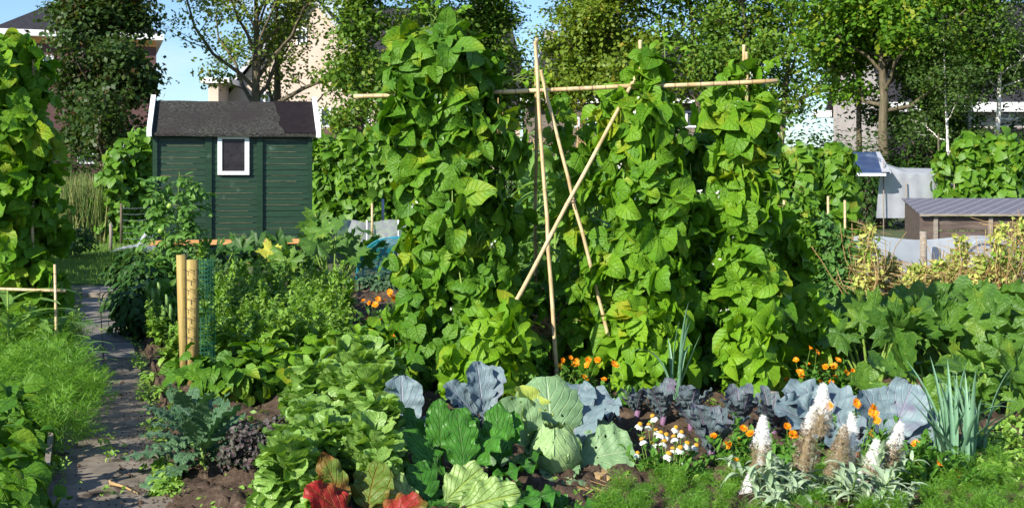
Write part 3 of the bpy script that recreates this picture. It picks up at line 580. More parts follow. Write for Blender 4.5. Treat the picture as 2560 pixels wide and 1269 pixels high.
def wall_gable(g, x0, x1, y0, y1, zt, xp, zp):
    V = [(x0, y0, 0), (x1, y0, 0), (x1, y0, zt), (xp, y0, zp), (x0, y0, zt)]; V += [(a, y1, c) for a, _, c in V]
    g.add(V, [(0, 1, 6, 5), (1, 2, 7, 6), (2, 3, 8, 7), (3, 4, 9, 8), (4, 0, 5, 9), (0, 1, 2, 4), (5, 9, 7, 6)], None, .5, [(2, 3, 4), (7, 9, 8)])
def slab(g, a, b, c, d, th):  # roof plane from four corners, thickness th downward
    P4 = np.array([a, b, c, d], float); V = np.vstack([P4 - [0, 0, th], P4]); hexa(g, V)
def window(root, x0, x1, y, z0, z1, cross=True, t=.09, matf='whitepaint'):
    g = Geo(); box(g, x0, x1, y - .05, y + .02, z0, z0 + t); box(g, x0, x1, y - .05, y + .02, z1 - t, z1); box(g, x0, x0 + t, y - .049, y + .02, z0 + t, z1 - t); box(g, x1 - t, x1, y - .049, y + .02, z0 + t, z1 - t)
    if cross: xm = (x0 + x1) / 2; box(g, xm - t / 2, xm + t / 2, y - .048, y + .02, z0 + t, z1 - t)
    w = obj('window', g, M[matf], root, False); obj('pane', BX(x0 + t, x1 - t, y - .02, y + .015, z0 + t, z1 - t), M['glass'], w, False); return w
# house behind the dark tree
Y = 55.; q = lambda px, py, Y=55.: P(px, py, Y)
HB = root = thing('brick_house', (0, 0, 0), 'brown brick house with dark hipped roof and white gutter, partly behind the dense dark tree', 'house')
x0, x1 = q(35, 0)[0], q(394, 0)[0]; zt = q(0, 112)[2]
obj('wall', BX(x0, x1, Y, Y + 9, 0, zt), M['brick'], root, False); obj('fascia', BX(x0 + .02, x1 - .02, Y - .06, Y + 9, q(0, 112)[2] + .002, q(0, 97)[2]), M['orangewood'], root, False)
ex0, ex1 = q(8, 0)[0], q(372, 0)[0]; ze = q(0, 82)[2]; obj('gutter', BX(ex0 - .05, x1 + .3, Y - .6, Y + 9.4, q(0, 97)[2] + .002, ze), M['whitepaint'], root, False)
g = Geo(); V = [(ex0, Y - .55, ze), (x1 + .25, Y - .55, ze), (x1 + .25, Y + 9.3, ze), (ex0, Y + 9.3, ze), (q(190, 0)[0], Y + 4.4, ze + 2.3), (q(262, 0)[0], Y + 4.4, ze + 2.3)]
g.add(V, [(0, 1, 5, 4), (2, 3, 4, 5), (0, 3, 2, 1)], None, .5, [(1, 2, 5), (3, 0, 4)]); obj('roof', g, M['tile'], root, False)
window(root, q(205, 0)[0], q(245, 0)[0], Y, q(0, 410)[2], q(0, 368)[2]); window(root, q(100, 0)[0], q(150, 0)[0], Y, q(0, 185)[2], q(0, 140)[2]); window(root, q(330, 0)[0], q(362, 0)[0], Y, q(0, 190)[2], q(0, 145)[2])
# cream gable house
root = thing('gabled_house', (0, 0, 0), 'cream rendered house with steep gable and long dark roof above the shed', 'house')
q = lambda px, py, Y=56.: P(px, py, Y); Y = 56.
xl, xr, xp, zp = q(572, 0)[0], q(985, 0)[0], q(775, 0)[0], q(0, -12)[2]; zt = q(0, 236)[2]
g = Geo(); wall_gable(g, xl, xr, Y, Y + 9, zt, xp, zp); obj('wall', g, M['cream'], root, False)
g = Geo(); th = .22; slab(g, (xl - .7, Y - .35, q(0, 222)[2] - .55), (xp, Y - .35, zp + .12), (xp, Y + 9.2, zp + .12), (xl - .7, Y + 9.2, q(0, 222)[2] - .55), th); slab(g, (xp, Y - .35, zp + .125), (xr + .7, Y - .35, q(0, 222)[2] - .55), (xr + .7, Y + 9.2, q(0, 222)[2] - .55), (xp, Y + 9.2, zp + .125), th); obj('roof', g, M['tile'], root, False)
g = Geo()
for s, xa in ((-1, xl - .7), (1, xr + .7)):
    z_ = q(0, 222)[2] - .6; V = [(xa, Y - .42, z_ - .28), (xp, Y - .42, zp - .2), (xp, Y - .36, zp - .2), (xa, Y - .36, z_ - .28), (xa, Y - .42, z_), (xp, Y - .42, zp + .08), (xp, Y - .36, zp + .08), (xa, Y - .36, z_)]; hexa(g, V)
obj('bargeboard', g, M['greypaint'], root, False)
obj('base_course', BX(xl - .02, xr + .02, Y - .05, Y + .02, 0, q(0, 322)[2]), M['brick'], root, False)
for a, b, c, d in ((640, 682, 262, 228), (775, 828, 318, 268), (880, 925, 318, 268), (742, 768, 112, 68)): window(root, q(a, 0)[0], q(b, 0)[0], Y, q(0, c)[2], q(0, d)[2])
obj('porch_roof', BX(q(530, 0)[0], q(600, 0)[0], Y - 2.2, Y - .02, q(0, 216)[2], q(0, 203)[2]), M['whitepaint'], root, False); obj('porch_wall', BX(q(548, 0)[0], q(572, 0)[0], Y - 2.0, Y, 0, q(0, 216)[2] - .002), M['cream'], root, False)
Y2 = 60.; q2 = lambda px, py: P(px, py, Y2); g = Geo(); slab(g, (q2(960, 0)[0], Y2, q2(0, 262)[2]), (q2(1330, 0)[0], Y2, q2(0, 262)[2]), (q(1268, 0, 65)[0], 65, q(0, 20, 65)[2]), (q(845, 0, 65)[0], 65, q(0, 20, 65)[2]), .25); w = obj('roof', g, M['tile'], root, False)
obj('wall', BX(q2(990, 0)[0], q2(1300, 0)[0], Y2 + .4, Y2 + 9, 0, q2(0, 264)[2] - .2), M['cream'], root, False)
obj('chimney', BX(*(q(a, 0, 64.)[0] for a in (1190, 1232)), 63.4, 64.6, q(0, 70, 64.)[2], q(0, 5, 64.)[2]), M['greyrender'], w, False)
# middle house
root = thing('low_eaved_house', (0, 0, 0), 'pale house with dark roof, small chimney and white gutter seen between the bean canes', 'house'); Y = 54.; q = lambda px, py, Y=54.: P(px, py, Y)
g = Geo(); slab(g, (q(1296, 0)[0], Y, q(0, 246)[2]), (q(1838, 0)[0], Y, q(0, 246)[2]), (P(1705, 0, 59)[0], 59, P(0, 92, 59)[2]), (P(1372, 0, 59)[0], 59, P(0, 92, 59)[2]), .2); w = obj('roof', g, M['tile'], root, False)
obj('gutter', BX(q(1296, 0)[0], q(1838, 0)[0], Y - .15, Y - .01, q(0, 258)[2], q(0, 246)[2]), M['whitepaint'], root, False)
obj('wall', BX(q(1312, 0)[0], q(1822, 0)[0], Y + .5, Y + 9, 0, q(0, 256)[2]), M['brownrender'], root, False)
obj('chimney', BX(P(1362, 0, 58)[0], P(1392, 0, 58)[0], 57.6, 58.4, P(0, 120, 58)[2], P(0, 78, 58)[2]), M['greyrender'], w, False)
for a, b in ((1420, 1475), (1490, 1545), (1690, 1750)): window(root, q(a, 0)[0], q(b, 0)[0], Y + .5, q(0, 318)[2], q(0, 276)[2])
# house by the birches
root = thing('grey_rendered_house', (0, 0, 0), 'grey rendered house with white gutter and long dark roof beside the birches', 'house'); Y = 52.; q = lambda px, py, Y=52.: P(px, py, Y)
xc = q(2222, 0)[0]; xe = xc + 14; ze = q(0, 238)[2]; zr = ze + 4.4; g = Geo(); V = [(xc, Y, 0), (xe, Y, 0), (xe, Y + 9, 0), (xc, Y + 9, 0), (xc, Y, ze), (xe, Y, ze), (xe, Y + 9, ze), (xc, Y + 9, ze), (xc, Y + 4.5, zr), (xe, Y + 4.5, zr)]
g.add(V, [(0, 1, 5, 4), (1, 2, 6, 5), (2, 3, 7, 6), (3, 0, 4, 7)], None, .5, [(4, 8, 7), (5, 6, 9)]); obj('wall', g, M['greyrender'], root, False)
g = Geo(); slab(g, (xc - .3, Y - .6, ze - .35), (xe + .3, Y - .6, ze - .35), (xe + .3, Y + 4.5, zr + .25), (xc - .3, Y + 4.5, zr + .25), .2); slab(g, (xc - .3, Y + 4.502, zr + .25), (xe + .3, Y + 4.502, zr + .25), (xe + .3, Y + 9.6, ze - .35), (xc - .3, Y + 9.6, ze - .35), .2); w = obj('roof', g, M['tile'], root, False)
obj('gutter', BX(xc - .3, xe, Y - .78, Y - .62, ze - .75, ze - .35), M['whitepaint'], root, False); obj('gutter', BX(xc - .9, xc - .1, Y + 8.9, Y + 9.6, ze - .55, ze - .2), M['whitepaint'], root, False)
obj('chimney', BX(xc + .6, xc + 1.5, Y + 4, Y + 5, zr - .5, zr + 1.), M['greyrender'], w, False)
obj('plinth', BX(xc - .04, xe, Y - .05, Y - .002, 0, q(0, 322)[2]), M['tile'], root, False)
for a, b in ((2300, 2350), (2500, 2545), (2410, 2440)): window(root, q(a, 0)[0], q(b, 0)[0], Y, q(0, 300)[2], q(0, 250)[2])

for r_ in [o_ for o_ in C.objects if o_.get('category') == 'house']:
    bb = [v for ch in children(r_) for v in ch.bound_box]; recentre(r_, ((min(v[0] for v in bb) + max(v[0] for v in bb)) / 2, min(v[1] for v in bb), 0), R(19) if r_ is HB else 0)
# ================================================================== TREES
tree('broadleaf_tree', 'dense dark green tree before the brown brick house', 'tree', 262, 38., 9.2, .2, .12, 2.0, 26, 4, 9500, .17, 't_dark', seed=12, clsig=.30, up=1.0, low=.5)
tree('broadleaf_tree', 'open leafed tree with spreading bare limbs rising behind the shed roof', 'tree', 640, 41., 8.6, .24, .36, 4.3, 16, 9, 4300, .14, 't_open', seed=25, clsig=.28, up=1.05, trunks=1)
tree('broadleaf_tree', 'leafy tree with dark trunk in front of the cream gable, next to the spreading one', 'tree', 697, 43., 8.8, .22, .38, 1.5, 9, 6, 520, .13, 't_open', seed=26, clsig=.33)
tree('broadleaf_tree', 'mid green tree standing between the shed and the tall bean tower', 'tree', 905, 39., 9.0, .17, .22, 1.0, 14, 6, 3000, .16, 't_mid', seed=13, clsig=.34, low=1.6)
tree('broadleaf_tree', 'leafy tree rising just behind the tall bean tower', 'tree', 1060, 43., 9.5, .18, .25, 1.6, 13, 6, 4800, .15, 't_mid', seed=14, clsig=.36, low=1.5)
tree('broadleaf_tree', 'leafy tree beside the chimney of the cream house, behind the cane tops', 'tree', 1205, 45., 8.2, .18, .3, 1.9, 12, 6, 5400, .16, 't_mid', seed=15, clsig=.36)
tree('broadleaf_tree', 'yellow green tree in front of the low eaved house roof', 'tree', 1450, 44., 8.6, .15, .34, 2.1, 13, 6, 5200, .16, 't_yel', seed=16, clsig=.38)
tree('broadleaf_tree', 'yellow green tree with pale trunk next to the second cane pair', 'tree', 1552, 43., 8.8, .16, .30, 2.2, 13, 6, 5000, .16, 't_yel', seed=17, clsig=.38)
tree('broadleaf_tree', 'two stemmed tree with rusty leaves near its top, above the cane cross bar', 'tree', 1780, 42., 9.0, .16, .36, 1.8, 11, 6, 4600, .16, 't_mid', seed=18, clsig=.36, trunks=2)
tree('broadleaf_tree', 'three stemmed tree against the sky by the last cane', 'tree', 1925, 41., 9.2, .15, .34, 1.6, 9, 6, 3600, .15, 't_mid', seed=19, clsig=.34, trunks=3)
tree('broadleaf_tree', 'slim grey trunked tree in front of the grey gable wall', 'tree', 2145, 37., 8.2, .12, .42, 1.3, 9, 5, 1700, .15, 't_mid', seed=20, clsig=.34)
tree('maple_tree', 'bright green maple with thick grey trunk and broad leafy crown', 'tree', 2210, 35., 7.6, .2, .42, 2.5, 15, 6, 7200, .16, 't_maple', seed=28, clsig=.34, up=.7)
tree('birch_tree', 'birch with slender white trunk, nearest the maple', 'birch', 2422, 37., 8.6, .08, .4, 1.2, 12, 6, 5200, .10, 't_birch', 'birchbark', seed=31, clsig=.33, group='birches by the grey house')
tree('birch_tree', 'birch with white trunk leaning out from a bend, tallest in view', 'birch', 2474, 35., 8.6, .1, .42, 1.5, 13, 6, 6200, .10, 't_birch', 'birchbark', seed=32, clsig=.36, lean=(.055, 0), group='birches by the grey house')
tree('birch_tree', 'thin young birch rising behind the bean row with the lone stake', 'birch', 2376, 33., 5.6, .06, .35, .9, 9, 5, 2200, .09, 't_birch', 'birchbark', seed=33, clsig=.3, group='birches by the grey house')
tree('broadleaf_tree', 'dark leafy tree between the maple and the birches before the grey house', 'tree', 2335, 38., 8.0, .14, .22, 1.5, 14, 6, 5000, .14, 't_birch', seed=41, clsig=.34)
for i, (px, Y, rx, h, n, s, lb) in enumerate([
    (2035, 36, 1.6, 2.9, 1300, 31, 'dark shrub in the gap below the sky, beside the grey house'), (2140, 34, 1.3, 2.4, 1000, 32, 'dark shrub at the foot of the slim grey trunk'), (2300, 36, 2.1, 3.5, 2200, 33, 'dark shrub between the maple and the birches'), (2460, 36, 2.0, 3.1, 1900, 34, 'dark shrub under the leaning birch'), (2570, 36, 1.6, 3.5, 1600, 44, 'dark shrub at the picture edge below the birches'),
    (1880, 37, 1.7, 2.4, 1200, 35, 'dark shrub under the three stemmed tree'), (1740, 37, 1.7, 3.0, 1500, 36, 'dark shrub behind the third bean tower'), (1600, 38, 1.8, 3.1, 1400, 37, 'dark shrub behind the second bean tower'), (1450, 38, 1.8, 3.0, 1500, 38, 'dark shrub below the low eaved house windows'), (1290, 38, 1.8, 3.0, 1400, 39, 'dark shrub right behind the corn'),
    (1130, 38, 1.6, 2.2, 700, 40, 'dark shrub hidden mostly by the tall bean tower'), (330, 37, 1.4, 2.2, 900, 41, 'dark shrub at the foot of the dense dark tree'), (170, 37, 1.5, 2.2, 900, 42, 'dark shrub in the shade by the wild grass'), (60, 37, 1.6, 2.6, 800, 43, 'dark shrub behind the near left bean tower'), (840, 38, 1.2, 1.9, 700, 45, 'dark shrub at the foot of the tree beside the shed')]):
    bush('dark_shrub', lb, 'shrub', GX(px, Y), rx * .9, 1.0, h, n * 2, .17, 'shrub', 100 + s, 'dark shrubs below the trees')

# ================================================================== SHED
root = thing('garden_shed', (0, 0, 0), 'dark green wooden shed with one white framed window and felt roof on low legs', 'shed'); Y = 20.6; q = lambda px, py, Y=20.6: P(px, py, Y)
m, nt, o = mat_base('green_boards'); k = NT(nt); tcx = k.n('ShaderNodeTexCoord').outputs['Object']; mp = k.n('ShaderNodeMapping'); mp.inputs['Scale'].default_value = (1, 1, 9); k.l(tcx, mp.inputs[0])
col = k.mix(k.ramp(k.noise(3, 6, vec=mp.outputs[0]), .3, .7), (.004, .025, .009), (.010, .046, .017)); col = k.mix(k.ramp(k.noise(2.2, 8, rough=.8), .60, .72), col, (.08, .13, .085))
pb = k.n('ShaderNodeBsdfPrincipled'); k.l(col, pb.inputs[0]); pb.inputs['Roughness'].default_value = .5; k.l(k.bump(k.noise(8, 5, vec=mp.outputs[0]), .4, .005), pb.inputs['Normal']); k.l(pb.outputs[0], o.inputs[0]); M['greenboard'] = m
M['baredge'] = solid('chipped_board_edge', (.40, .32, .19), (.10, .12, .07), scale=6, rough=.8, bump=0); M['gapwood'] = solid('bare_wood_edge', (.34, .24, .13), (.05, .05, .03), scale=2.6, stretch=(1, 1, 1), rough=.8, bump=0)
x0, x1 = q(392, 0)[0], q(776, 0)[0]; zt, zb = q(0, 336)[2], q(0, 602)[2]
obj('wall', BX(x0, x1, Y + .02, Y + 1.9, zb, zt), M['gapwood'], root, False)
rng = rn(3); xs = [400, 516, 530, 642, 654, 768]; g = Geo(); nb = 18; hz = (zt - zb) / nb
for a, b in ((400, 516), (530, 642), (654, 768)):
    for i in range(nb):
        za = zb + i * hz; gap = .006 + .006 * rng.uniform() ** 2; xa, xb = q(a, 0)[0], q(b, 0)[0]; V = [(xa, Y - .005, za + gap), (xb, Y - .005, za + gap * rng.uniform(.2, 1.3)), (xb, Y + .02, za + gap), (xa, Y + .02, za + gap), (xa, Y + .004, za + hz), (xb, Y + .004, za + hz), (xb, Y + .02, za + hz), (xa, Y + .02, za + hz)]
        if a == 530 and za > q(0, 436)[2] - .05:
            for u, v_ in ((530, 545), (622, 642)): hexa(g, [(q(u, 0)[0], *V[0][1:]), (q(v_, 0)[0], *V[1][1:]), (q(v_, 0)[0], *V[2][1:]), (q(u, 0)[0], *V[3][1:]), (q(u, 0)[0], *V[4][1:]), (q(v_, 0)[0], *V[5][1:]), (q(v_, 0)[0], *V[6][1:]), (q(u, 0)[0], *V[7][1:])])
        else: hexa(g, V)
obj('cladding', g, M['greenboard'], root, False)
g = Geo()
for a, b in ((400, 516), (530, 642), (654, 768)):
    for i in range(nb):
        if a == 530 and zb + i * hz > q(0, 436)[2] - .05: continue
        xa, xb = q(a, 0)[0], q(b, 0)[0]; u0 = rng.uniform(0, .2); u1 = rng.uniform(.7, 1.0)
        if rng.uniform() < .8: box(g, xa + (xb - xa) * u0, xa + (xb - xa) * u1, Y - .008, Y + .002, zb + i * hz + .003, zb + i * hz + .003 + rng.uniform(.002, .005))
obj('bare_edge', g, M['baredge'], root, False)
for a, b in ((390, 401), (515, 531), (641, 655), (767, 778)): obj('batten', BX(q(a, 0)[0], q(b, 0)[0], Y - .045, Y + .03, zb, zt), M['greenboard'], root, False)
g = Geo(); wx0, wx1, wz0, wz1, t = q(545, 0)[0], q(622, 0)[0], q(0, 437)[2], q(0, 341)[2], .075
box(g, wx0, wx1, Y - .055, Y + .03, wz0, wz0 + t * .85); box(g, wx0, wx1, Y - .06, Y + .03, wz1 - t * .6, wz1); box(g, wx0, wx0 + t, Y - .052, Y + .03, wz0 + t * .85, wz1 - t * .6); box(g, wx1 - t, wx1, Y - .052, Y + .03, wz0 + t * .85, wz1 - t * .6)
w = obj('window', g, M['whitepaint'], root, False); M['shedpane'] = solid('dusty_dark_pane', (.018, .015, .018), (.035, .03, .035), scale=9, rough=.25, bump=0, c3=(.10, .10, .10), c3t=.68); obj('pane', BX(wx0 + t, wx1 - t, Y - .03, Y + .02, wz0 + t * .85, wz1 - t * .6), M['shedpane'], w, False)
# roof
m, nt, o = mat_base('roofing_felt'); k = NT(nt); tcx = k.n('ShaderNodeTexCoord').outputs['Object']; mp = k.n('ShaderNodeMapping'); mp.inputs['Scale'].default_value = (1, 2, 3); k.l(tcx, mp.inputs[0])
col = k.mix(k.ramp(k.noise(22, 8, vec=mp.outputs[0], rough=.75), .42, .62), (.010, .010, .010), (.095, .093, .078)); col = k.mix(k.ramp(k.noise(1.3, 3), .4, .7), col, (.035, .03, .03), 'MIX')
pb = k.n('ShaderNodeBsdfPrincipled'); k.l(col, pb.inputs[0]); pb.inputs['Roughness'].default_value = .9; pb.inputs['Specular IOR Level'].default_value = .08; k.l(k.bump(k.noise(40, 4), .5, .01), pb.inputs['Normal']); k.l(pb.outputs[0], o.inputs[0]); M['felt'] = m
M['feltnew'] = solid('newer_felt', (.013, .010, .011), (.020, .016, .017), spec=.1, scale=9, rough=.85, bump=.2, c3=(.5, .5, .48), c3t=.735)
Yr = Y + .95; ya, yb = Y - .14, Y + 2.04; ez = q(0, 334, ya)[2]; rz = P(0, 254, Yr)[2]; xa, xb = P(381, 0, ya)[0], P(785, 0, ya)[0]; g = Geo()
N = 14
for (s0, s1, ex) in ((0, 1, 0),):
    xs_ = np.linspace(xa, xb, N + 1); bend = rn(4).normal(0, .0025, N + 1)
    for i in range(N):
        A, B = xs_[i], xs_[i + 1]; slab(g, (A, ya, ez + bend[i]), (B, ya, ez + bend[i + 1]), (B, Yr, rz + bend[i + 1]), (A, Yr, rz + bend[i]), .05)
        slab(g, (A, Yr + .001, rz + bend[i]), (B, Yr + .001, rz + bend[i + 1]), (B, yb, ez), (A, yb, ez), .05)
rf = obj('roof', g, M['felt'], root, False)
g = Geo(); xm = P(700, 0, ya)[0]; zz = np.linspace(0, 1, 9); off = rn(6).normal(0, .018, 9) + np.array([-.06, -.05, -.04, -.05, .0, -.01, 0, 0, 0])[::-1]
pv = [(xm + off[i] - .02 * zz[i] * 4, ya + (Yr - ya) * zz[i], ez + (rz - ez) * zz[i] + .018) for i in range(9)]; pr_ = [(xb, ya + (Yr - ya) * zz[i], ez + (rz - ez) * zz[i] + .018) for i in range(9)]
g.add(pv + pr_, [(i, 9 + i, 10 + i, i + 1) for i in range(8)]); obj('felt_patch', g, M['feltnew'], rf, False)
for xx_, s in ((xa, -1), (xb, 1)):
    g = Geo(); w = .035
    for (y_a, z_a, y_b, z_b) in ((ya - .03, ez - .06, Yr, rz - .03), (Yr + .001, rz - .03, yb, ez - .06)):
        X0, X1 = (xx_ - w * 2, xx_ + .01) if s < 0 else (xx_ - .01, xx_ + w * 2); hexa(g, [(X0, y_a, z_a), (X1, y_a, z_a), (X1, y_b, z_b), (X0, y_b, z_b), (X0, y_a, z_a + .13), (X1, y_a, z_a + .13), (X1, y_b, z_b + .11), (X0, y_b, z_b + .11)])
    obj('bargeboard', g, M['whitepaint'], root, False)
obj('gable_end', (lambda g: (g.add([(x0, Y + .02, zt), (x0, Y + 1.9, zt), (x0, Yr, rz - .07), (x1, Y + .02, zt), (x1, Y + 1.9, zt), (x1, Yr, rz - .07)], None, None, .5, [(0, 2, 1), (3, 4, 5)]), g)[1])(Geo()), M['greenboard'], root, False)
obj('sill_beam', BX(x0 - .08, x1 - .12, Y - .09, Y + .015, q(0, 610)[2], q(0, 598)[2]), M['orangewood'], root, False)
obj('skirt', BX(x0 + .1, x1 - .2, Y + .03, Y + 1.8, q(0, 640)[2], zb - .002), M['greenboard'], root, False)
for a, yy in ((486, Y - .05), (610, Y - .05), (757, Y - .05), (486, Y + 1.7), (757, Y + 1.7)): obj('leg', BX(q(a, 0)[0], q(a + 18, 0)[0], yy, yy + .1, 0, q(0, 611)[2]), M['orangewood'], root, False)

recentre(root, GX(584, 20.6), math.atan2(696, 3000))

# ================================================================== MID GROUND
def prof_px(rows, Y, ryf=.8, root=None, rymax=.5):
    """rows (py, xl, xr) -> local column profile at depth Y; root = base x"""
    out_ = []
    for py, a, b in sorted(rows, key=lambda r: -r[0]):
        z = H - (py - HYP) / F * Y; xa, xb = (a - CXP) / F * Y, (b - CXP) / F * Y
        out_.append((max(z, .02), (xa + xb) / 2 - root[0], 0, (xb - xa) / 2 * .86, min(rymax, (xb - xa) / 2 * ryf)))
    return out_
def vine(name, label, cat, pxb, Y, rows, n, size, mat, seed, group=None, **kw):
    loc = GX(pxb, Y); root = thing(name, loc, label, cat, group); ry = kw.pop('rymax', .5)
    bean_foliage(root, prof_px(rows, Y, root=loc, rymax=ry), n, size, mat, seed, **kw); return root
# bean row left of the shed
for i, (px, Y, rows, lb) in enumerate([
    (345, 28., [(605, 300, 395), (500, 290, 400), (400, 300, 400), (340, 315, 390), (325, 330, 370)], 'flowering bean vine tight against the shed corner'),
    (285, 27.5, [(605, 225, 340), (520, 235, 345), (450, 245, 340), (400, 262, 340), (355, 290, 335)], 'flowering bean vine at the outer end of the row beside the shed')]):
    vine('bean_plant', lb, 'bean plant', px, Y, rows, 620, .2, 'bean_far', 200 + i, 'bean vines of the row beside the shed', tm=T_BEANFAR, trif=True, stalks=False, flowers=40, rymax=.7)
for i, (a, b, top, lb) in enumerate([(770, 850, 345, 'bean vine touching the right shed wall'), (830, 920, 335, 'bean vine in the middle of the row right of the shed'), (900, 990, 325, 'bean vine of the row right of the shed, next to the tall tower'), (975, 1080, 320, 'bean vine mostly behind the tall tower')]):
    vine('bean_plant', lb, 'bean plant', (a + b) / 2, 27., [(590, a, b), (500, a - 5, b + 5), (420, a, b), (top + 20, a + 5, b - 5), (top, a + 20, b - 20)], 760, .2, 'bean_far', 210 + i, 'bean vines behind the shed corner', tm=T_BEANFAR, stalks=False, rymax=.7)
for i, (a, b, top, lb) in enumerate([(1290, 1400, 370, 'distant bean vine behind the corn'), (1480, 1600, 365, 'distant bean vine behind the second tower'), (1690, 1800, 362, 'bean vine of the middle row, between second and third tower'), (1790, 1890, 385, 'bean vine of the middle row just behind the third tower'), (1880, 1975, 375, 'bean vine of the middle row right beside the third tower'), (1955, 2060, 368, 'bean vine of the middle row, halfway to the blue roof'), (2040, 2140, 365, 'bean vine at the end of the middle row, by the blue roof')]):
    vine('bean_plant', lb, 'bean plant', (a + b) / 2, 20.5, [(650, a, b), (560, a - 5, b + 8), (460, a, b + 5), (top + 25, a + 5, b - 5), (top, a + 25, b - 25)], 560, .19, 'bean_far', 220 + i, 'bean vines of the middle row', tm=T_BEANFAR, stalks=False, rymax=.6)
for i, (a, b, top, lb) in enumerate([(2325, 2375, 440, 'small bean vine by the lone stake, before the white net'), (2385, 2470, 345, 'bean vine behind the lattice roofed box, next to the stake'), (2455, 2560, 340, 'bean vine behind the lattice roofed box, at the picture edge')]):
    vine('bean_plant', lb, 'bean plant', (a + b) / 2, 24., [(560, a, b), (480, a - 5, b + 5), (400, a, b), (top + 15, a + 5, b - 5), (top, a + 20, b - 20)] if i else [(560, 2330, 2370), (500, 2325, 2390), (440, 2335, 2365), (375, 2350, 2362)], 650 if i else 160, .2, 'bean_far', 230 + i, 'bean vines behind the roofed box', tm=T_BEANFAR, stalks=False, rymax=.7)
# wild grass in the gap
rng = rn(12); g = Geo(); n = 5200; b0 = G(215, 600); base = np.stack([rng.uniform(-10.6, -8.2, n), rng.uniform(27, 31, n), np.zeros(n)], -1); base[:, 0] = rng.uniform((150 - CXP) / F, (262 - CXP) / F, n) * base[:, 1]
hh = rng.uniform(.7, 1.75, n) * (1 - .25 * rng.uniform(0, 1, n)); Fm = frame(rng.normal(0, 1, (n, 3)) * [1, 1, .1], np.stack([rng.normal(0, .18, n), rng.normal(0, .18, n), np.ones(n)], -1)) * np.stack([np.full(n, .035), hh, hh], -1)[:, None]
g.scat(TB, Fm, base, rng.uniform(0, 1, n)); tag(obj('wild_grass', g, M['wildgrass']), 'tall wild grass going to seed in the gap beside the dark tree', kind='stuff')

def stake(px, py0, py1, Y, r, mat, name, label, cat, group=None, dx=0, seg=7):
    a = P(px, py0, Y); b = P(px + dx, py1, Y); b2 = np.array([b[0], b[1], max(0, b[2])]); g = Geo(); c = b2 * [1, 1, 0]
    pts = np.array([b2, (a + b2) / 2 + [.004, 0, 0], a]) - c; tube(g, pts, [r, r * .97, r * .93], seg); o = obj(name, g, M[mat], loc=c); tag(o, label, cat, group); return o
stake(277, 558, 625, 24.5, .035, 'greywood', 'wooden_stake', 'short grey stake standing by the lawn edge', 'stake')
stake(303, 508, 608, 26., .03, 'bark', 'rusty_stake', 'thin reddish stake of the wire fence beside the lawn', 'stake')
stake(930, 508, 602, 21., .022, 'bamboo', 'bamboo_stake', 'short bamboo stake by the grey fleece, left of the tall tower', 'stake')
stake(957, 497, 560, 23., .027, 'metal', 'metal_pole', 'grey blue metal pole beside the short bamboo stake', 'pole')
stake(2346, 333, 440, 24., .02, 'bark', 'lone_stake', 'thin brown stake sticking up at the far bean vines', 'stake')
for i, px in enumerate((1895, 1960, 2070, 2112)): stake(px, (520, 500, 490, 500)[i], 640, 19.6, .022, 'bamboo', 'bamboo_stake', ['bamboo stake in the middle bean row, closest to the third tower', 'bamboo stake rising in the middle bean row between two vines', 'bamboo stake toward the far end of the middle bean row', 'bamboo stake at the far end of the middle bean row'][i], 'stake', 'stakes of the middle bean row')
stake(1768, 470, 640, 17., .02, 'metal', 'metal_pole', 'thin metal tube behind the gap between the second and third tower', 'pole')
stake(1742, 500, 640, 17.5, .055, 'greywood', 'old_post', 'old weathered post in the gap between the second and third tower', 'post')
# wire fence
g = Geo(); root = thing('wire_fence', GX(303, 26), 'sagging wire fence strung from the thin reddish stake', 'fence')
for i, py in enumerate((520, 535, 550, 566, 582, 596)): a = P(303, py, 26.) ; b = P(380, py - 3, 26.); tube(g, curve(a, b, -.02, 5) - GX(303, 26), .0022, 4)
obj('wire', g, M['metal'], root)

# netting, fleece
M['fleece'] = sheer('white_fleece', (.72, .74, .80), .72); M['net_grey'] = sheer('grey_net', (.6, .62, .68), .62); M['net_teal'] = sheer('teal_net', (.03, .36, .42), .85, grid=26, gw=.42); M['net_green'] = sheer('green_net', (.012, .13, .075), .75, grid=30, gw=.3)
M['plastic'] = sheer('white_plastic_sheet', (.62, .68, .74), .86)
def cloth(g, fn, nu, nv, uvs=1.):
    u = np.linspace(0, 1, nu + 1); v = np.linspace(0, 1, nv + 1); U, Vv = np.meshgrid(u, v); W = fn(U, Vv).reshape(-1, 3); i = np.arange(nv)[:, None] * (nu + 1); j = np.arange(nu)[None]
    g.add(W, np.stack([i + j, i + j + 1, i + nu + 2 + j, i + nu + 1 + j], -1).reshape(-1, 4), np.stack([U.ravel() * uvs, Vv.ravel()], -1))
def sheet_fence(name, label, px0, px1, py0, py1, Y, mat, wob=.04, seed=0, uvs=1., cat='fleece fence'):
    a = P(px0, py0, Y); b = P(px1, py1, Y); c = np.array([a[0], Y, 0]); rng = rn(seed); ph = rng.uniform(0, 6, 4)
    def fn(U, V): 
        X = (b[0] - a[0]) * U; Z = b[2] + (a[2] - b[2]) * V; yv = wob * (np.sin(7 * U + ph[0] + 2 * V) + .6 * np.sin(19 * U + ph[1]) + .4 * np.sin(5 * V + 11 * U + ph[2])); Z = Z + .025 * np.sin(14 * U + ph[3]) * V
        return np.stack([X, yv, np.maximum(Z, .0)], -1)
    root = thing(name, c, label, cat); g = Geo(); cloth(g, fn, 40, 8, uvs); obj('sheet', g, M[mat], root)
    return root, a, b
root, a, b = sheet_fence('fleece_fence', 'grey net fence behind the beds, left of the tall bean tower', 830, 1075, 552, 612, 21.5, 'net_grey', .05, 1)
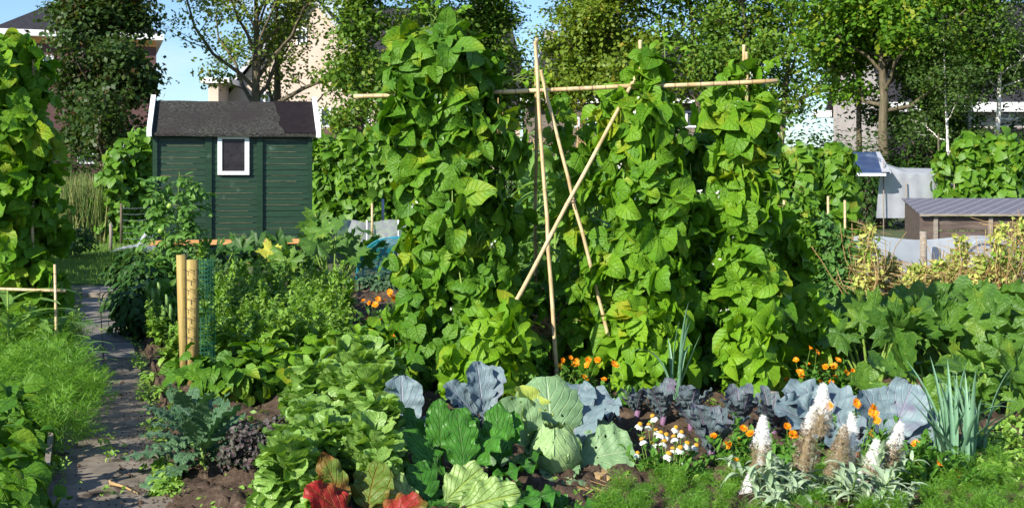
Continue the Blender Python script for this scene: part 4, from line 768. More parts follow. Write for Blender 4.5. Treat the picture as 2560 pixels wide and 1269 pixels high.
for f in (.04, .36, .68, .98): g = Geo(); tube(g, [((b[0] - a[0]) * f, -.06, 0), ((b[0] - a[0]) * f, -.06, a[2] + .02)], .014, 5); obj('post', g, M['whitepaint'], root)
root, a, b = sheet_fence('fleece_fence', 'long low white plastic sheet fence behind the yellowed peas', 2120, 2740, 594, 735, 14.5, 'plastic', .035, 2)
for px_ in (2140, 2450): 
    X = P(px_, 0, 14.5)[0] - a[0]; g = Geo(); th = np.linspace(0, PI, 12); tube(g, np.stack([X + .3 * np.cos(th) , np.full(12, -.05), -.1 + .9 * np.sin(th) ** .7], -1), .011, 5); obj('hoop', g, M['plastic'], root)
stake(2308, 578, 720, 14.2, .045, 'greywood', 'grey_post', 'grey weathered post standing before the white plastic sheet', 'post', seg=8)
# net heap by the lawn
c = G(352, 628); root = thing('net_tent', c, 'small heap of white netting propped on sticks by the lawn', 'netting')
g = Geo(); pk = np.array([[-.05, .0, .42], [.25, .15, .36]]); s = .0
def fn(U, V):
    X = -.48 + 1.0 * U; Yv = -.35 + .75 * V; Z = .44 * np.exp(-((X - .12) / .13) ** 2 - (Yv / .22) ** 2) + .33 * np.exp(-((X - .32) / .1) ** 2 - ((Yv - .1) / .2) ** 2) + .10 * np.exp(-((X + .2) / .25) ** 2) + .03 * np.sin(23 * X + 9 * Yv) * np.cos(13 * Yv + 8 * X); return np.stack([X * 1.05, Yv, np.maximum(Z, .01) - .02 * (np.abs(X) > .45)], -1)
cloth(g, fn, 26, 18); obj('sheet', g, M['net_grey'], root); g = Geo(); tube(g, [(.02, -.28, 0), (.14, .0, .5)], .014, 5); obj('stick', g, M['whitepaint'], root)
# far net tunnel and blue roofed frame
Y = 24.; q = lambda px, py, Y=24.: P(px, py, Y); c = GX(2190, Y); root = thing('net_cage', c, 'tall white net cage standing beyond the roofed box', 'net cage')
def fn(U, V):
    px = 2203 + (2385 - 2203) * U - 12 * (1 - V) * (1 - U); top = 398 + 34 * np.minimum(1, U * 2.6) ** .55 + 4 * U; py = 545 + (top - 545) * V; return np.stack([(px - CXP) / F * Y - c[0], .012 * np.sin(9 * U + 2 * V) + .008 * np.sin(31 * U + 4 * V) + .02 * np.cos(3 * V), H - (py - HYP) / F * Y], -1)
g = Geo(); cloth(g, fn, 30, 10); obj('front_sheet', g, M['fleece'], root)
def fn2(U, V):
    px = 2203 + (2385 - 2203) * U; top = 398 + 34 * np.minimum(1, U * 2.6) ** .55 + 4 * U; z = H - (top - HYP) / F * Y; return np.stack([(px - CXP) / F * Y - c[0], 1.6 * V, z + .12 * np.sin(PI * V)], -1)
g = Geo(); cloth(g, fn2, 20, 6); obj('top_sheet', g, M['fleece'], root)
g = Geo()
for px, t in ((2206, 402), (2262, 455), (2382, 438)): a = q(px, t) - c; tube(g, [(a[0], -.08, 0), (a[0], -.08, a[2])], .014, 5)
obj('hoops', g, M['greywood'], root)
Y = 23.6; q = lambda px, py, Y=23.6: P(px, py, Y); c = GX(2165, Y); root = thing('cold_frame', c, 'small blue roofed frame with white edge beside the net cage', 'cold frame')
M['blueroof'] = solid('blue_roof_sheet', (.03, .05, .12), (.06, .09, .17), scale=3, rough=.4, bump=.1)
g = Geo(); slab(g, q(2118, 430) - c, q(2225, 430) - c, P(2197, 380, 25.4) - c, P(2128, 380, 25.4) - c, .04); obj('roof', g, M['blueroof'], root, False)
g = Geo(); slab(g, q(2205, 429.4) - c, q(2228, 429.4) - c, P(2199, 379, 25.4) - c, P(2190, 379, 25.4) - c, .03); obj('roof_edge', g, M['greypaint'], root, False)
obj('rail', BX((q(2125, 0) - c)[0], (q(2213, 0) - c)[0], -.06, 0, q(0, 440)[2], q(0, 433)[2]), M['whitepaint'], root, False)
for px in (2128,): g = Geo(); X = (q(px, 0) - c)[0]; box(g, X - .016, X + .016, .0, .04, 0, q(0, 432)[2]); obj('leg', g, M['whitepaint'], root, False)
# roofed wooden box
Y = 16.6; q = lambda px, py, Y=16.6: P(px, py, Y); c = GX(2300, Y); root = thing('wooden_box', c, 'dark weathered plank box with grey lattice roof behind the white sheet', 'compost box')
xf0 = 0; xf1 = (q(2760, 0) - c)[0]; zf = q(0, 540)[2]; Yb = 2.3; xb0 = (P(2262, 0, Y + Yb) - c)[0]; zbk = P(0, 500, Y + Yb)[2]; g = Geo()
ph_ = zf / 5
for i in range(5): hexa(g, [(xf0, 0, i * ph_ + .006), (xf1, 0, i * ph_ + .006), (xf1, .03, i * ph_ + .006), (xf0, .03, i * ph_ + .006), (xf0, 0, (i + 1) * ph_ - .004), (xf1, 0, (i + 1) * ph_ - .004), (xf1, .03, (i + 1) * ph_ - .004), (xf0, .03, (i + 1) * ph_ - .004)])
obj('front_wall', g, M['darkwood'], root, False)
g = Geo(); V = [(xf0 - .005, .001, 0), (xf0 + .025, .001, 0), (xb0 + .03, Yb, 0), (xb0, Yb, 0), (xf0 - .005, .001, zf - .01), (xf0 + .025, .001, zf - .01), (xb0 + .03, Yb, zbk - .02), (xb0, Yb, zbk - .02)]; hexa(g, V); obj('side_wall', g, M['darkwood'], root, False)
for px in (2338, 2475, 2610): X = (q(px, 0) - c)[0]; obj('post', BX(X - .028, X + .028, -.035, -.002, 0, zf - .012), M['greywood'], root, False)
m, nt, o = mat_base('lattice_roof'); k = NT(nt); sp = k.n('ShaderNodeSeparateXYZ'); mp = k.n('ShaderNodeMapping'); mp.inputs['Rotation'].default_value = (0, 0, R(32)); k.l(k.n('ShaderNodeTexCoord').outputs['Object'], mp.inputs[0]); k.l(mp.outputs[0], sp.inputs[0])
gr = k.m('MAXIMUM', k.m('LESS_THAN', k.m('FRACT', k.m('MULTIPLY', sp.outputs[0], 6.5)), .16), k.m('LESS_THAN', k.m('FRACT', k.m('MULTIPLY', sp.outputs[1], 6.5)), .16))
col = k.mix(gr, k.mix(k.noise(3, 4), (.09, .085, .10), (.15, .14, .17)), (.27, .26, .29)); pb = k.n('ShaderNodeBsdfPrincipled'); k.l(col, pb.inputs[0]); pb.inputs['Roughness'].default_value = .7; k.l(k.bump(gr, .6, .02), pb.inputs['Normal']); k.l(pb.outputs[0], o.inputs[0]); M['lattice'] = m
g = Geo(); slab(g, (xf0 - .02, -.07, zf + .035), (xf1, -.07, zf + .035), (xf1 + .2, Yb + .05, zbk + .03), (xb0 - .03, Yb + .05, zbk + .03), .025); obj('roof', g, M['lattice'], root, False)
obj('roof_edge', BX(xf0 - .03, xf1, -.1, -.072, zf + .005, zf + .034), M['greywood'], root, False)
# teal net hoop tunnel
c = G(965, 712) ; Y = c[1]; root = thing('hoop_tunnel', c, 'arched teal net tunnel over seedlings, left of the tall bean tower', 'net tunnel')
s = Y / F; 
def fn(U, V):
    th = PI * U; return np.stack([s * (10 - 85 * np.cos(th) + V * 60), V * 1.5 + 0 * U, s * 118 * np.sin(th) ** .75], -1)
g = Geo(); cloth(g, fn, 24, 12, 2.0); obj('net', g, M['net_teal'], root)
M['tealpipe'] = solid('teal_pipe', (.02, .28, .40), rough=.4, bump=0)
for v_ in (0, .18, .6, 1): g = Geo(); th = np.linspace(0, 1, 20); tube(g, fn(th, np.full(20, v_)), .007, 5); obj('hoop', g, M['tealpipe'], root)
for i, (px, py) in enumerate(((930, 716), (962, 722), (990, 716), (1010, 724))): bush('seedling_bush', 'pale green leafy seedling plant in front of the teal net tunnel', 'seedling', G(px, py + 15), .28, .25, .26, 260, .07, 'kale', 300 + i, 'seedlings by the teal tunnel')

# ---- posts by the path
a = np.array([P(452, 636, 8.95), G(466, 968)])
g = Geo(); c = GX(466, 8.95); tube(g, [(0, 0, 0), ((P(458, 0, 8.95) - c)[0], 0, .5), ((P(453, 0, 8.95) - c)[0], 0, P(0, 637, 8.95)[2])], [.041, .038, .037], 14); tag(obj('wooden_post', g, M['wood'], loc=c), 'bare round wooden post leaning at the bed corner beside the path', 'post')
c = GX(484, 8.8); root = thing('wire_wrapped_post', c, 'round wooden post wrapped in hexagonal chicken wire beside the green net', 'post'); ht = P(0, 649, 8.8)[2]; dx = (P(481, 0, 8.8) - c)[0]
g = Geo(); tube(g, [(0, 0, 0), (dx, 0, ht)], [.043, .042], 16); obj('pole', g, M['wood'], root)
g = Geo(); Rw = .0455; nx = 6; cw = 2 * PI / nx; ch = .07; nrow = int(ht / ch); wx = []
def cyl(a_, z_): return np.array([dx * z_ / ht + Rw * math.cos(a_), Rw * math.sin(a_), z_])
for i in range(nrow):
    for j in range(nx):
        o_ = (i % 2) * .5; a0 = (j + o_) * cw; z_ = i * ch + .01; jt = 0
        wx.append((cyl(a0 + jt, z_), cyl(a0 + jt, z_ + ch * .5))); wx.append((cyl(a0 + jt, z_ + ch * .5), cyl(a0 + cw * .5, z_ + ch))); wx.append((cyl(a0 + jt, z_ + ch * .5), cyl(a0 - cw * .5, z_ + ch)))
wx = np.array(wx); sticks(g, wx[:, 0], wx[:, 1], .0017, rn(1)); obj('chicken_wire', g, M['wire'], root)
c = GX(516, 9.); root = thing('green_net', c, 'roll of fine green garden net hanging beside the wire wrapped post', 'netting'); ht = P(0, 645, 9.)[2]
def fn(U, V): th = U * 2 * PI; r = .062 * (1 + .15 * np.sin(3 * th + 5 * V)); return np.stack([r * np.cos(th), r * .8 * np.sin(th), V * ht], -1)
g = Geo(); cloth(g, fn, 20, 18, .5); obj('net', g, M['net_green'], root)

# ---- tomato, peppers and dark plants along the path
def tomato(px, Y, rows, lb, seed, fruit=((0, 0),)):
    loc = GX(px, Y); root = thing('tomato_plant', loc, lb, 'tomato plant', 'tomato plants by the path'); rng = rn(seed); gl = Geo(); gs = Geo(); pr = prof_px(rows, Y, root=loc, rymax=.3)
    for k_ in range(5): top = pr[-1]; t = .65 + .35 * k_ / 4; z = top[0] * t; x = np.interp(z, [r[0] for r in pr], [r[1] for r in pr]); tube(gs, curve((0, 0, 0), (x + rng.normal(0, .04), rng.normal(0, .08), z), 0, 6, .015, rng), np.linspace(.012, .004, 6), 5, cap=False)
    p, n, rad = canopy_pts(pr, 150, rng, power=.5)
    for i in range(len(p)):  # compound leaf: stalk with paired leaflets
        d = unit(n[i] + [0, 0, rng.uniform(-.8, .5)] + rng.normal(0, .3, 3)); L = rng.uniform(.12, .24); m_ = 6; pts = p[i] + d * L * np.linspace(0, 1, m_)[:, None]; pts[:, 2] -= .3 * L * np.linspace(0, 1, m_) ** 2; tube(gs, pts, .0028, 3, cap=False)
        sd_ = np.cross(d, [0, 0, 1.]); pp = []; dd = []
        for j in range(1, m_): 
            for s_ in (-1, 1): pp.append(pts[j]); dd.append(sd_ * s_ + d * .4 + [0, 0, -.5])
        pp.append(pts[-1]); dd.append(d + [0, 0, -.4]); kq = len(pp); leaves(gl, T_OV, np.array(pp), np.tile([[0, -.25, 1.]], (kq, 1)) + rng.normal(0, .3, (kq, 3)), np.array(dd), rng.uniform(.06, .125, kq), rng)
    obj('foliage', gl, M['tomato'], root); obj('stems', gs, M['stem'], root)
    gf = Geo(); 
    for (a, b) in fruit:
        q_ = P(a, b, Y - .25) - loc; g = Geo(); th = np.linspace(-PI / 2, PI / 2, 9); tube(g, np.stack([0 * th, 0 * th, .034 * np.sin(th)], -1), np.maximum(.034 * np.cos(th), .001), 12); obj('green_fruit', g, M['fruit'], root, loc=q_)
    return root
M['fruit'] = solid('unripe_fruit', (.22, .36, .05), (.3, .45, .09), rough=.25, bump=0, spec=.5)
tomato(440, 13.6, [(784, 400, 470), (740, 390, 465), (680, 375, 480), (600, 380, 500), (520, 375, 505), (460, 385, 500), (430, 440, 475)], 'tall tomato plant with green fruit in front of the shed corner', 50, ((424, 515), (402, 577), (397, 661)))
rng = rn(77); 
def pepper_pods(root, loc, Y):
    for (a, b, L) in ((380, 720, .16), (395, 705, .14), (415, 735, .17), (425, 760, .15), (365, 700, .12), (408, 765, .16)):
        q_ = P(a, b, Y - .2) - loc; g = Geo(); tube(g, q_ + np.array([[0, 0, 0], [.01, 0, -L * .3], [0.0, .01, -L * .7], [.015, 0, -L]]), [.008, .02, .016, .003], 8); obj('pod', g, M['podgreen'], root)
M['podgreen'] = solid('green_pod', (.12, .22, .06), (.18, .3, .08), rough=.4, bump=0)
r_ = vine('broad_bean_plant', 'leggy broad bean plant with hanging green pods below the tomato', 'bean plant', 415, 11.2, [(850, 395, 440), (780, 385, 445), (700, 375, 440)], 60, .12, 'tomato', 61, tm=T_OV, rymax=.2); pepper_pods(r_, GX(415, 11.2), 11.2)
for i, (px, py, rx, h, lb) in enumerate(((345, 845, .42, .5, 'dark leafy bush shading the path side, nearest the posts'), (330, 800, .4, .55, 'dark leafy bush shading the path edge, middle of three'), (322, 768, .45, .6, 'dark leafy bush beside the sleepers'))):
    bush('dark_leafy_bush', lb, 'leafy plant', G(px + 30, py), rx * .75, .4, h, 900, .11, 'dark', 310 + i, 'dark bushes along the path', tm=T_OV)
# far bits behind lawn
bush('potato_plant', 'low leafy plant at the foot of the left bean tower by the lawn', 'leafy plant', G(185, 645), .5, .4, .5, 420, .1, 'dark', 330, tm=T_OV)
bush('flower_clump', 'yellow flowered low clump beside the small heap of netting', 'flowers', G(332, 612), .45, .3, .45, 300, .08, 'herb', 331, tm=T_OV)

# ================================================================== SQUASH
rs = rn(21); rng0 = rn(22); T_PALM = [palm(5, .34, .05, 36, 3, rs, cup=-.18 + .25 * i, wav=.06) for i in range(3)]; T_ZUC = [palm(5, .5, .13, 40, 3, rs, cup=-.15 + .2 * i, wav=.07, pw=1.0) for i in range(3)]
def squash(px, py, n, R_, hgt, leaf, seed, label, lm='squash', tm=T_PALM, group=None, name='squash_plant', cat='squash plant', dirb=None):
    loc = G(px, py); rng = rn(seed); root = thing(name, loc, label, cat, group); gl = Geo(); gs = Geo(); yl = []
    for i in range(n):
        a = i * 2.4 + rng.normal(0, .3); rr = R_ * rng.uniform(.15, 1) ** .7; z = hgt * rng.uniform(.45, 1.25) * (1 - .35 * (rr / R_) ** 2); e = np.array([rr * math.cos(a), rr * math.sin(a) * .8, z]); b = np.array([rr * .3 * math.cos(a), rr * .3 * math.sin(a), 0])
        tube(gs, curve(b, e, .03, 5) + np.array([[0, 0, 0]] * 5), [.014, .012, .011, .010, .008], 5, cap=False)
        nrm = np.array([math.cos(a) * .4 - .1, math.sin(a) * .4 - .55, .6]) + rng.normal(0, .6, 3); d = np.array([math.cos(a), math.sin(a) * .6 - .35, -.15]) + rng.normal(0, .35, 3)
        leaves(gl, tm, e[None], nrm[None], d[None], np.array([leaf * rng.uniform(.6, 1.15)]), rng)
    obj('leaves', gl, M[lm], root); obj('stalks', gs, M['stem'], root); return root
for i, (px, py, n, R_, h, lf, lb) in enumerate([
    (2120, 900, 13, .55, .55, .24, 'large leafed squash plant nearest the orange marigolds'), (2240, 870, 14, .6, .62, .25, 'large leafed squash plant in front of the dry pea stems'), (2350, 860, 14, .6, .68, .26, 'tall squash plant whose leaves overlap the yellowed peas'), (2480, 850, 14, .6, .72, .25, 'tall squash plant at the picture edge before the peas'),
    (2180, 960, 12, .5, .5, .22, 'squash plant behind the big red cabbage'), (2300, 950, 14, .55, .58, .24, 'squash plant between the leeks and the taller squash'), (2420, 955, 14, .55, .60, .24, 'squash plant just behind the right leek clump'), (2530, 960, 14, .55, .60, .23, 'squash plant at the picture edge behind the leeks'), (2090, 850, 9, .4, .5, .2, 'small squash plant beside the dark brown pea tangle'),
    (2330, 1040, 11, .45, .46, .2, 'low squash plant behind the leek fan'), (2500, 1060, 12, .5, .45, .2, 'low squash plant nearest the camera at the edge')]):
    squash(px, py, int(n * 1.35), R_, h * (.66 if py < 900 else .85), lf * rng0.uniform(.8, 1.05), 400 + i, lb, tm=T_ZUC if i % 3 else T_PALM, group='squash plants by the leeks')
for i, (px, py, n, R_, h, lf, lb) in enumerate([(540, 705, 12, .55, .55, .24, 'big leafed courgette plant at the left shed leg'), (625, 700, 14, .65, .62, .26, 'big leafed courgette plant under the middle of the shed'), (715, 705, 12, .6, .55, .25, 'big leafed courgette plant with one yellow leaf below the shed'), (830, 710, 14, .65, .75, .25, 'tall courgette plant at the right corner of the shed'), (880, 680, 10, .55, .6, .22, 'courgette plant between the shed and the teal tunnel')]):
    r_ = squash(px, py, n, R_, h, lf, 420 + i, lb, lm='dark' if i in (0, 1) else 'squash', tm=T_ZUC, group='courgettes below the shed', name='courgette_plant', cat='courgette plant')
    if i == 2:
        g = Geo(); tm = T_ZUC[1]; q_ = P(675, 632, G(px, py)[1] - .3) - G(px, py)
        leaves(g, [tm], np.array([q_, q_ + [.27, 0, -.08]]), np.array([[.3, -.9, .5], [.2, -.8, .6]]), np.array([[-.2, 0, 1.], [.6, 0, .5]]), np.array([.21, .11]), rn(4)); obj('yellow_leaf', g, M['squashyel'], r_)
loc = G(800, 700); root = thing('courgette_plant', loc, 'single upright courgette stalk with broad leaf beside the shed corner', 'courgette plant', 'courgettes below the shed')
e = P(790, 560, loc[1]) - loc; g = Geo(); tube(g, curve((0, 0, 0), e, 0, 6) + np.array([[0.02 * math.sin(i), 0, 0] for i in range(6)]), [.022, .018, .016, .014, .012, .01], 6); obj('stalks', g, M['stem'], root)
g = Geo(); leaves(g, T_ZUC, np.array([e, e + [.12, 0, .02], e + [-.1, 0, -.05]]), np.array([[.1, -.9, .4], [.7, -.5, .6], [-.8, -.4, .4]]), np.array([[0, -.2, -1.], [.8, 0, .5], [-.5, 0, -.7]]), np.array([.32, .26, .26]), rn(2)); obj('leaves', g, M['squash'], root)

# ================================================================== PEAS
rngp = rn(90)
def pea(px, Y, rows, n, lm, seed, label, group, straw=60, size=.075):
    loc = GX(px, Y); root = thing('pea_plant', loc, label, 'pea plant', group); rng = rn(seed); pr = prof_px(rows, Y, root=loc, rymax=.35); p, nn, _ = canopy_pts(pr, n, rng, power=.55)
    g = Geo(); leaves(g, T_LEAF, p, nn + rng.normal(0, .8, p.shape) + [0, 0, .4], rng.normal(0, 1, p.shape), size * rng.uniform(.5, 1.3, n), rng); obj('foliage', g, M[lm], root)
    g = Geo(); zt = pr[-1][0]
    for i in range(straw // 6): 
        x0 = rng.uniform(-1, 1) * pr[0][3]; x1 = x0 + rng.normal(0, .15); tube(g, curve((x0 + pr[0][1], rng.uniform(-.25, .25), 0), (x1 + pr[0][1], rng.uniform(-.3, .3), zt * rng.uniform(.5, 1)), 0, 7, .025, rng), .005, 3, rng.uniform(0, 1), cap=False)
    a = p[rng.integers(0, n, straw * 2)]; sticks(g, a, a + rng.normal(0, .09, a.shape), .0028, rng); obj('dry_stems', g, M['straw'], root); return root
cols = [(2170, 560, 'yellowed pea plant at the near end of the white sheet'), (2225, 640, 'yellowed pea plant with brown stems before the box corner'), (2290, 660, 'yellowed pea plant crossing the grey post'), (2350, 650, 'yellowed pea plant low before the white sheet'), (2400, 590, 'yellowed pea plant rising to the box front'), (2450, 640, 'yellowed pea plant under the arched hoop'), (2500, 560, 'tall yellowed pea plant climbing past the box'), (2550, 545, 'tallest yellowed pea plant at the picture edge')]
for i, (px, top, lb) in enumerate(cols):
    pea(px, 12.6 + .5 * math.sin(i * 2), [(800, px - 35, px + 35), (700, px - 42, px + 42), ((700 + top) / 2, px - 32, px + 32), (top, px - 14, px + 18)], 620, 'deadpea', 500 + i, lb, 'yellowed pea plants', 170)
for i, (px, top, lb) in enumerate([(1960, 540, 'green pea plant right of the third tower'), (2010, 500, 'green pea plant climbing toward the middle bean row'), (2060, 560, 'browning green pea plant, darkest of its row'), (2105, 600, 'browning green pea plant beside the yellowed peas'), (1760, 560, 'green pea plant in the gap between second and third tower'), (1830, 600, 'green pea plant partly hidden by the third tower'), (1910, 580, 'green pea plant tight behind the third tower')]):
    pea(px, 12.8, [(840, px - 40, px + 40), (720, px - 45, px + 45), (620, px - 38, px + 38), (top - 20, px - 22, px + 22)], 1300, 'bean_far' if i in (0, 1, 4) else 'pea', 520 + i, lb, 'green pea plants', 14, .1)

# ================================================================== CORN
def corn(name, h, seed, nl=14):
    rng = rn(seed); root = thing(name, (0, 0, 0), 'tall corn plant', 'corn', 'corn plants between the bean towers'); g = Geo(); gs = Geo()
    pts = curve((0, 0, 0), (rng.normal(0, .05), rng.normal(0, .05), h * .88), 0, 7); tube(gs, pts, np.linspace(.02, .007, 7), 7); obj('stalk', gs, M['stem'], root)
    for i in range(nl):
        z = h * (.12 + .7 * i / nl); v, q_, u = blade(rng.uniform(.6, .9), rng.uniform(.09, .125), STRAP, 12, 4, e0=rng.uniform(.95, 1.25), droop=rng.uniform(1.6, 2.8), dexp=1.3, fold=.25, ruf=.08, rufn=3, rng=rng, side=rng.normal(0, .1)); g.add(rotz(v, PI / 2 + i * PI + rng.normal(0, .7), (0, 0, z)), q_, u, rng.uniform(0, 1))
    obj('leaves', g, M['corn'], root)
    g = Geo(); b = np.array([pts[-1][0], pts[-1][1], h * .86]); k_ = 9; e = b + np.stack([rng.normal(0, .09, k_), rng.normal(0, .09, k_), rng.uniform(.08, .24, k_)], -1)
    for ee in e: tube(g, [b, (b + ee) / 2 + [0, 0, .03], ee], [.005, .006, .003], 4)
    tube(g, [b - [0, 0, .1], b, b + [0, 0, .3]], [.006, .006, .004], 4); obj('tassel', g, M['straw'], root); return root
cp = [corn('corn_plant', 2.0, 600 + i) for i in range(3)]; ck = [children(c) for c in cp]
cl = ['corn plant close behind the tall bean tower, its tassel beside the bamboo bar', 'corn plant right behind the upright cane of the first frame', 'corn plant seen between the crossing canes', 'corn plant behind the second bean tower, on the crossing cane side', 'shorter corn plant in front of the cane crossing', 'corn plant half hidden behind the second bean tower', 'short corn plant low between the canes', 'corn plant in the second line behind the crossing canes', 'corn plant in the second line near the tall tower']
for i, (px, Y, sc) in enumerate([(1252, 10.6, 1.12), (1310, 10.9, .98), (1385, 10.7, 1.03), (1470, 11.1, 1.0), (1420, 10.2, .78), (1530, 11.3, .98), (1490, 10.4, .66), (1350, 11.8, 1.0), (1440, 11.9, 1.05)]):
    if i < 3: c_ = cp[i]; c_.location = tuple(GX(px, Y)); c_.scale = (sc,) * 3; c_.rotation_euler[2] = .4 * i - .4; c_['label'] = cl[i]
    else: dup(cp[i % 3], GX(px, Y), (i % 2) * PI + .5 * math.sin(i * 3), sc, cl[i], kids=ck[i % 3])
# ================================================================== BEAN TOWERS AND CANES
canes = [  # top px,py,Y ; bottom px,py(ground)  ; r ; label
    ((1342, 95, 8.8), (1337, 905), .017, 'upright bamboo cane in front of the crossing, tallest of the first pair'),
    ((1338, 104, 8.62), (1396, 1003), .0165, 'pale bamboo cane slanting from the first pair top to the dried plant'),
    ((1352, 175, 8.7), (1560, 990), .0155, 'bamboo cane slanting from the first pair top down behind the second tower'),
    ((1603, 168, 8.75), (1130, 1048), .017, 'long bamboo cane slanting from the second pair down to the tall tower foot'),
    ((1601, 100, 8.8), (1600, 960), .016, 'upright bamboo cane inside the second bean tower'),
    ((1599, 104, 8.9), (1655, 955), .015, 'cane beside the upright one in the second bean tower'),
    ((1860, 112, 8.8), (1836, 960), .015, 'cane tip leaning left above the third bean tower'),
    ((1866, 130, 8.75), (1876, 985), .017, 'upright bamboo cane inside the third bean tower'),
    ((1100, 120, 8.8), (1060, 985), .016, 'cane inside the tall bean tower, nearer the bed'), ((1150, 120, 8.9), (1190, 970), .016, 'cane inside the tall bean tower, nearer the corn'),
    ((84, 150, 10.4), (78, 905), .017, 'bamboo cane inside the near left bean tower')]
for i, (t, b, r_, lb) in enumerate(canes):
    A = P(*t); B = G(*b) if b[1] < 1100 else GX(b[0], t[2]); c = B.copy(); n = 13; tt = np.linspace(0, 1, n)[:, None]; pts = B * (1 - tt) + A * tt - c; pts[1:-1] += rn(i + 5).normal(0, .0035, (n - 2, 3)); rr = np.full(n, r_ * .88) * np.linspace(1.05, .9, n)
    P2 = []; R2 = []
    for j in range(n): 
        P2.append(pts[j]); R2.append(rr[j] * 1.14)
        if j < n - 1: d_ = (pts[j + 1] - pts[j]); P2 += [pts[j] + d_ * .06, pts[j] + d_ * .94]; R2 += [rr[j], rr[j]]
    g = Geo(); tube(g, P2, R2, 8); tag(obj('bamboo_cane', g, M['bamboo'], loc=c), lb, 'cane', 'bamboo canes of the bean frames')
for i, (p0, p1, lb) in enumerate([((884, 241, 8.78), (1180, 231, 8.78), 'horizontal cane end sticking out left of the tall bean tower'), ((1225, 231, 8.72), (1610, 213, 8.68), 'horizontal bamboo bar from the tall tower to the second pair'), ((1560, 218, 8.70), (1945, 202, 8.62), 'horizontal bamboo bar from the second pair past the third tower')]):
    A = P(*p0); B = P(*p1); g = Geo(); tube(g, curve(A, B, -.004, 10) - A, .0165, 8); tag(obj('bamboo_bar', g, M['bamboo'], loc=A), lb, 'cane', 'horizontal bars of the bean frames')
a = P(-60, 720, 9.3); b = P(165, 727, 9.3); g = Geo(); tube(g, curve(a, b, 0, 5) - a, .0125, 7); tag(obj('thin_bar', g, M['bamboo'], loc=a), 'thin pinkish stick lying level across the left plants', 'cane')
stake(137, 660, 960, 9.25, .0115, 'bamboo', 'thin_cane', 'thin upright pinkish stick crossing the level one at the left', 'cane', dx=4)
tower1 = [(1035, 1060, 1240), (980, 1000, 1320), (900, 985, 1325), (800, 975, 1325), (700, 990, 1330), (600, 985, 1320), (500, 985, 1300), (420, 975, 1280), (350, 960, 1290), (300, 975, 1290), (250, 985, 1270), (200, 955, 1260), (150, 945, 1250), (115, 965, 1215), (85, 1010, 1180), (66, 1060, 1140)]
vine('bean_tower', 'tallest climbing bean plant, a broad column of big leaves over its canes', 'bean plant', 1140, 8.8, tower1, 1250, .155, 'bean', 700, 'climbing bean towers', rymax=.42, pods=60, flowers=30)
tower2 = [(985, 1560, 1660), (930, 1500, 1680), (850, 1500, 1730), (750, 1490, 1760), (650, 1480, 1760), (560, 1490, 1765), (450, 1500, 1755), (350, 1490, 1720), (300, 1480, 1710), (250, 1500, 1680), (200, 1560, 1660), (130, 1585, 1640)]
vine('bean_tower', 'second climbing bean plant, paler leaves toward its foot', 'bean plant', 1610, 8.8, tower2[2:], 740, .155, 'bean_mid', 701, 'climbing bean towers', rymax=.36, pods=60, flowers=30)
tower3 = [(990, 1845, 1900), (900, 1810, 1950), (800, 1800, 1960), (700, 1780, 1970), (600, 1795, 1930), (500, 1770, 1925), (420, 1790, 1930), (330, 1790, 1945), (270, 1755, 1955), (220, 1780, 1920), (175, 1820, 1880)]
vine('bean_vine', 'bean vine filling the gap between the second and third tower', 'bean plant', 1750, 9.5, [(930, 1690, 1800), (800, 1700, 1800), (650, 1700, 1795), (500, 1715, 1790), (380, 1725, 1785), (330, 1740, 1770)], 190, .15, 'bean', 721, 'low bean vines at the tower feet', rymax=.2)
vine('bean_vine', 'sparse bean vine winding up around the crossing canes', 'bean plant', 1430, 9.15, [(930, 1380, 1500), (800, 1370, 1510), (650, 1375, 1500), (500, 1390, 1500), (380, 1370, 1500), (260, 1360, 1460), (215, 1380, 1420)], 85, .15, 'bean_mid', 722, 'low bean vines at the tower feet', rymax=.2)
vine('bean_vine', 'ragged bean vine leaning right from the third tower', 'bean plant', 1985, 9.6, [(900, 1930, 2050), (800, 1930, 2050), (700, 1930, 2030), (600, 1935, 2000), (540, 1940, 1975)], 170, .14, 'bean_mid', 723, 'low bean vines at the tower feet', rymax=.25)
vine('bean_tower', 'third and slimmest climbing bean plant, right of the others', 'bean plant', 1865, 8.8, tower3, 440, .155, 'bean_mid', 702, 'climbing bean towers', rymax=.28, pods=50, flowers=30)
for i, (px, Y, rows, n, lb) in enumerate([(1640, 8.45, [(1000, 1570, 1700), (930, 1520, 1710), (850, 1530, 1715), (770, 1540, 1690)], 150, 'yellow green bean leaves at the foot of the second tower'), (1870, 8.45, [(1000, 1845, 1900), (930, 1790, 1950), (860, 1800, 1960), (790, 1830, 1940)], 60, 'yellow green bean leaves at the foot of the third tower'), (1190, 8.0, [(1010, 1120, 1240), (950, 1080, 1290), (880, 1110, 1320), (800, 1180, 1325), (770, 1220, 1300)], 80, 'lime green bean leaves at the foot of the tallest tower'), (2000, 9.2, [(960, 1950, 2060), (880, 1950, 2080), (800, 1960, 2060), (740, 1970, 2030)], 150, 'lime green bean vine sprawling between the third tower and the squash')]):
    vine('bean_vine', lb, 'bean plant', px, Y, rows, int(n * 1.4), .165, 'bean_lime', 710 + i, 'low bean vines at the tower feet', rymax=.3)
towerL = [(930, -120, 150), (850, -140, 160), (750, -150, 175), (650, -150, 165), (550, -150, 160), (450, -150, 150), (380, -150, 155), (300, -140, 150), (220, -140, 145), (165, -130, 125), (120, -120, 110), (98, 0, 90)]
vine('bean_tower', 'climbing bean tower at the left picture edge above the lettuce like leaves', 'bean plant', 20, 10.4, towerL, 1300, .155, 'bean_mid', 703, 'climbing bean towers', rymax=.55)
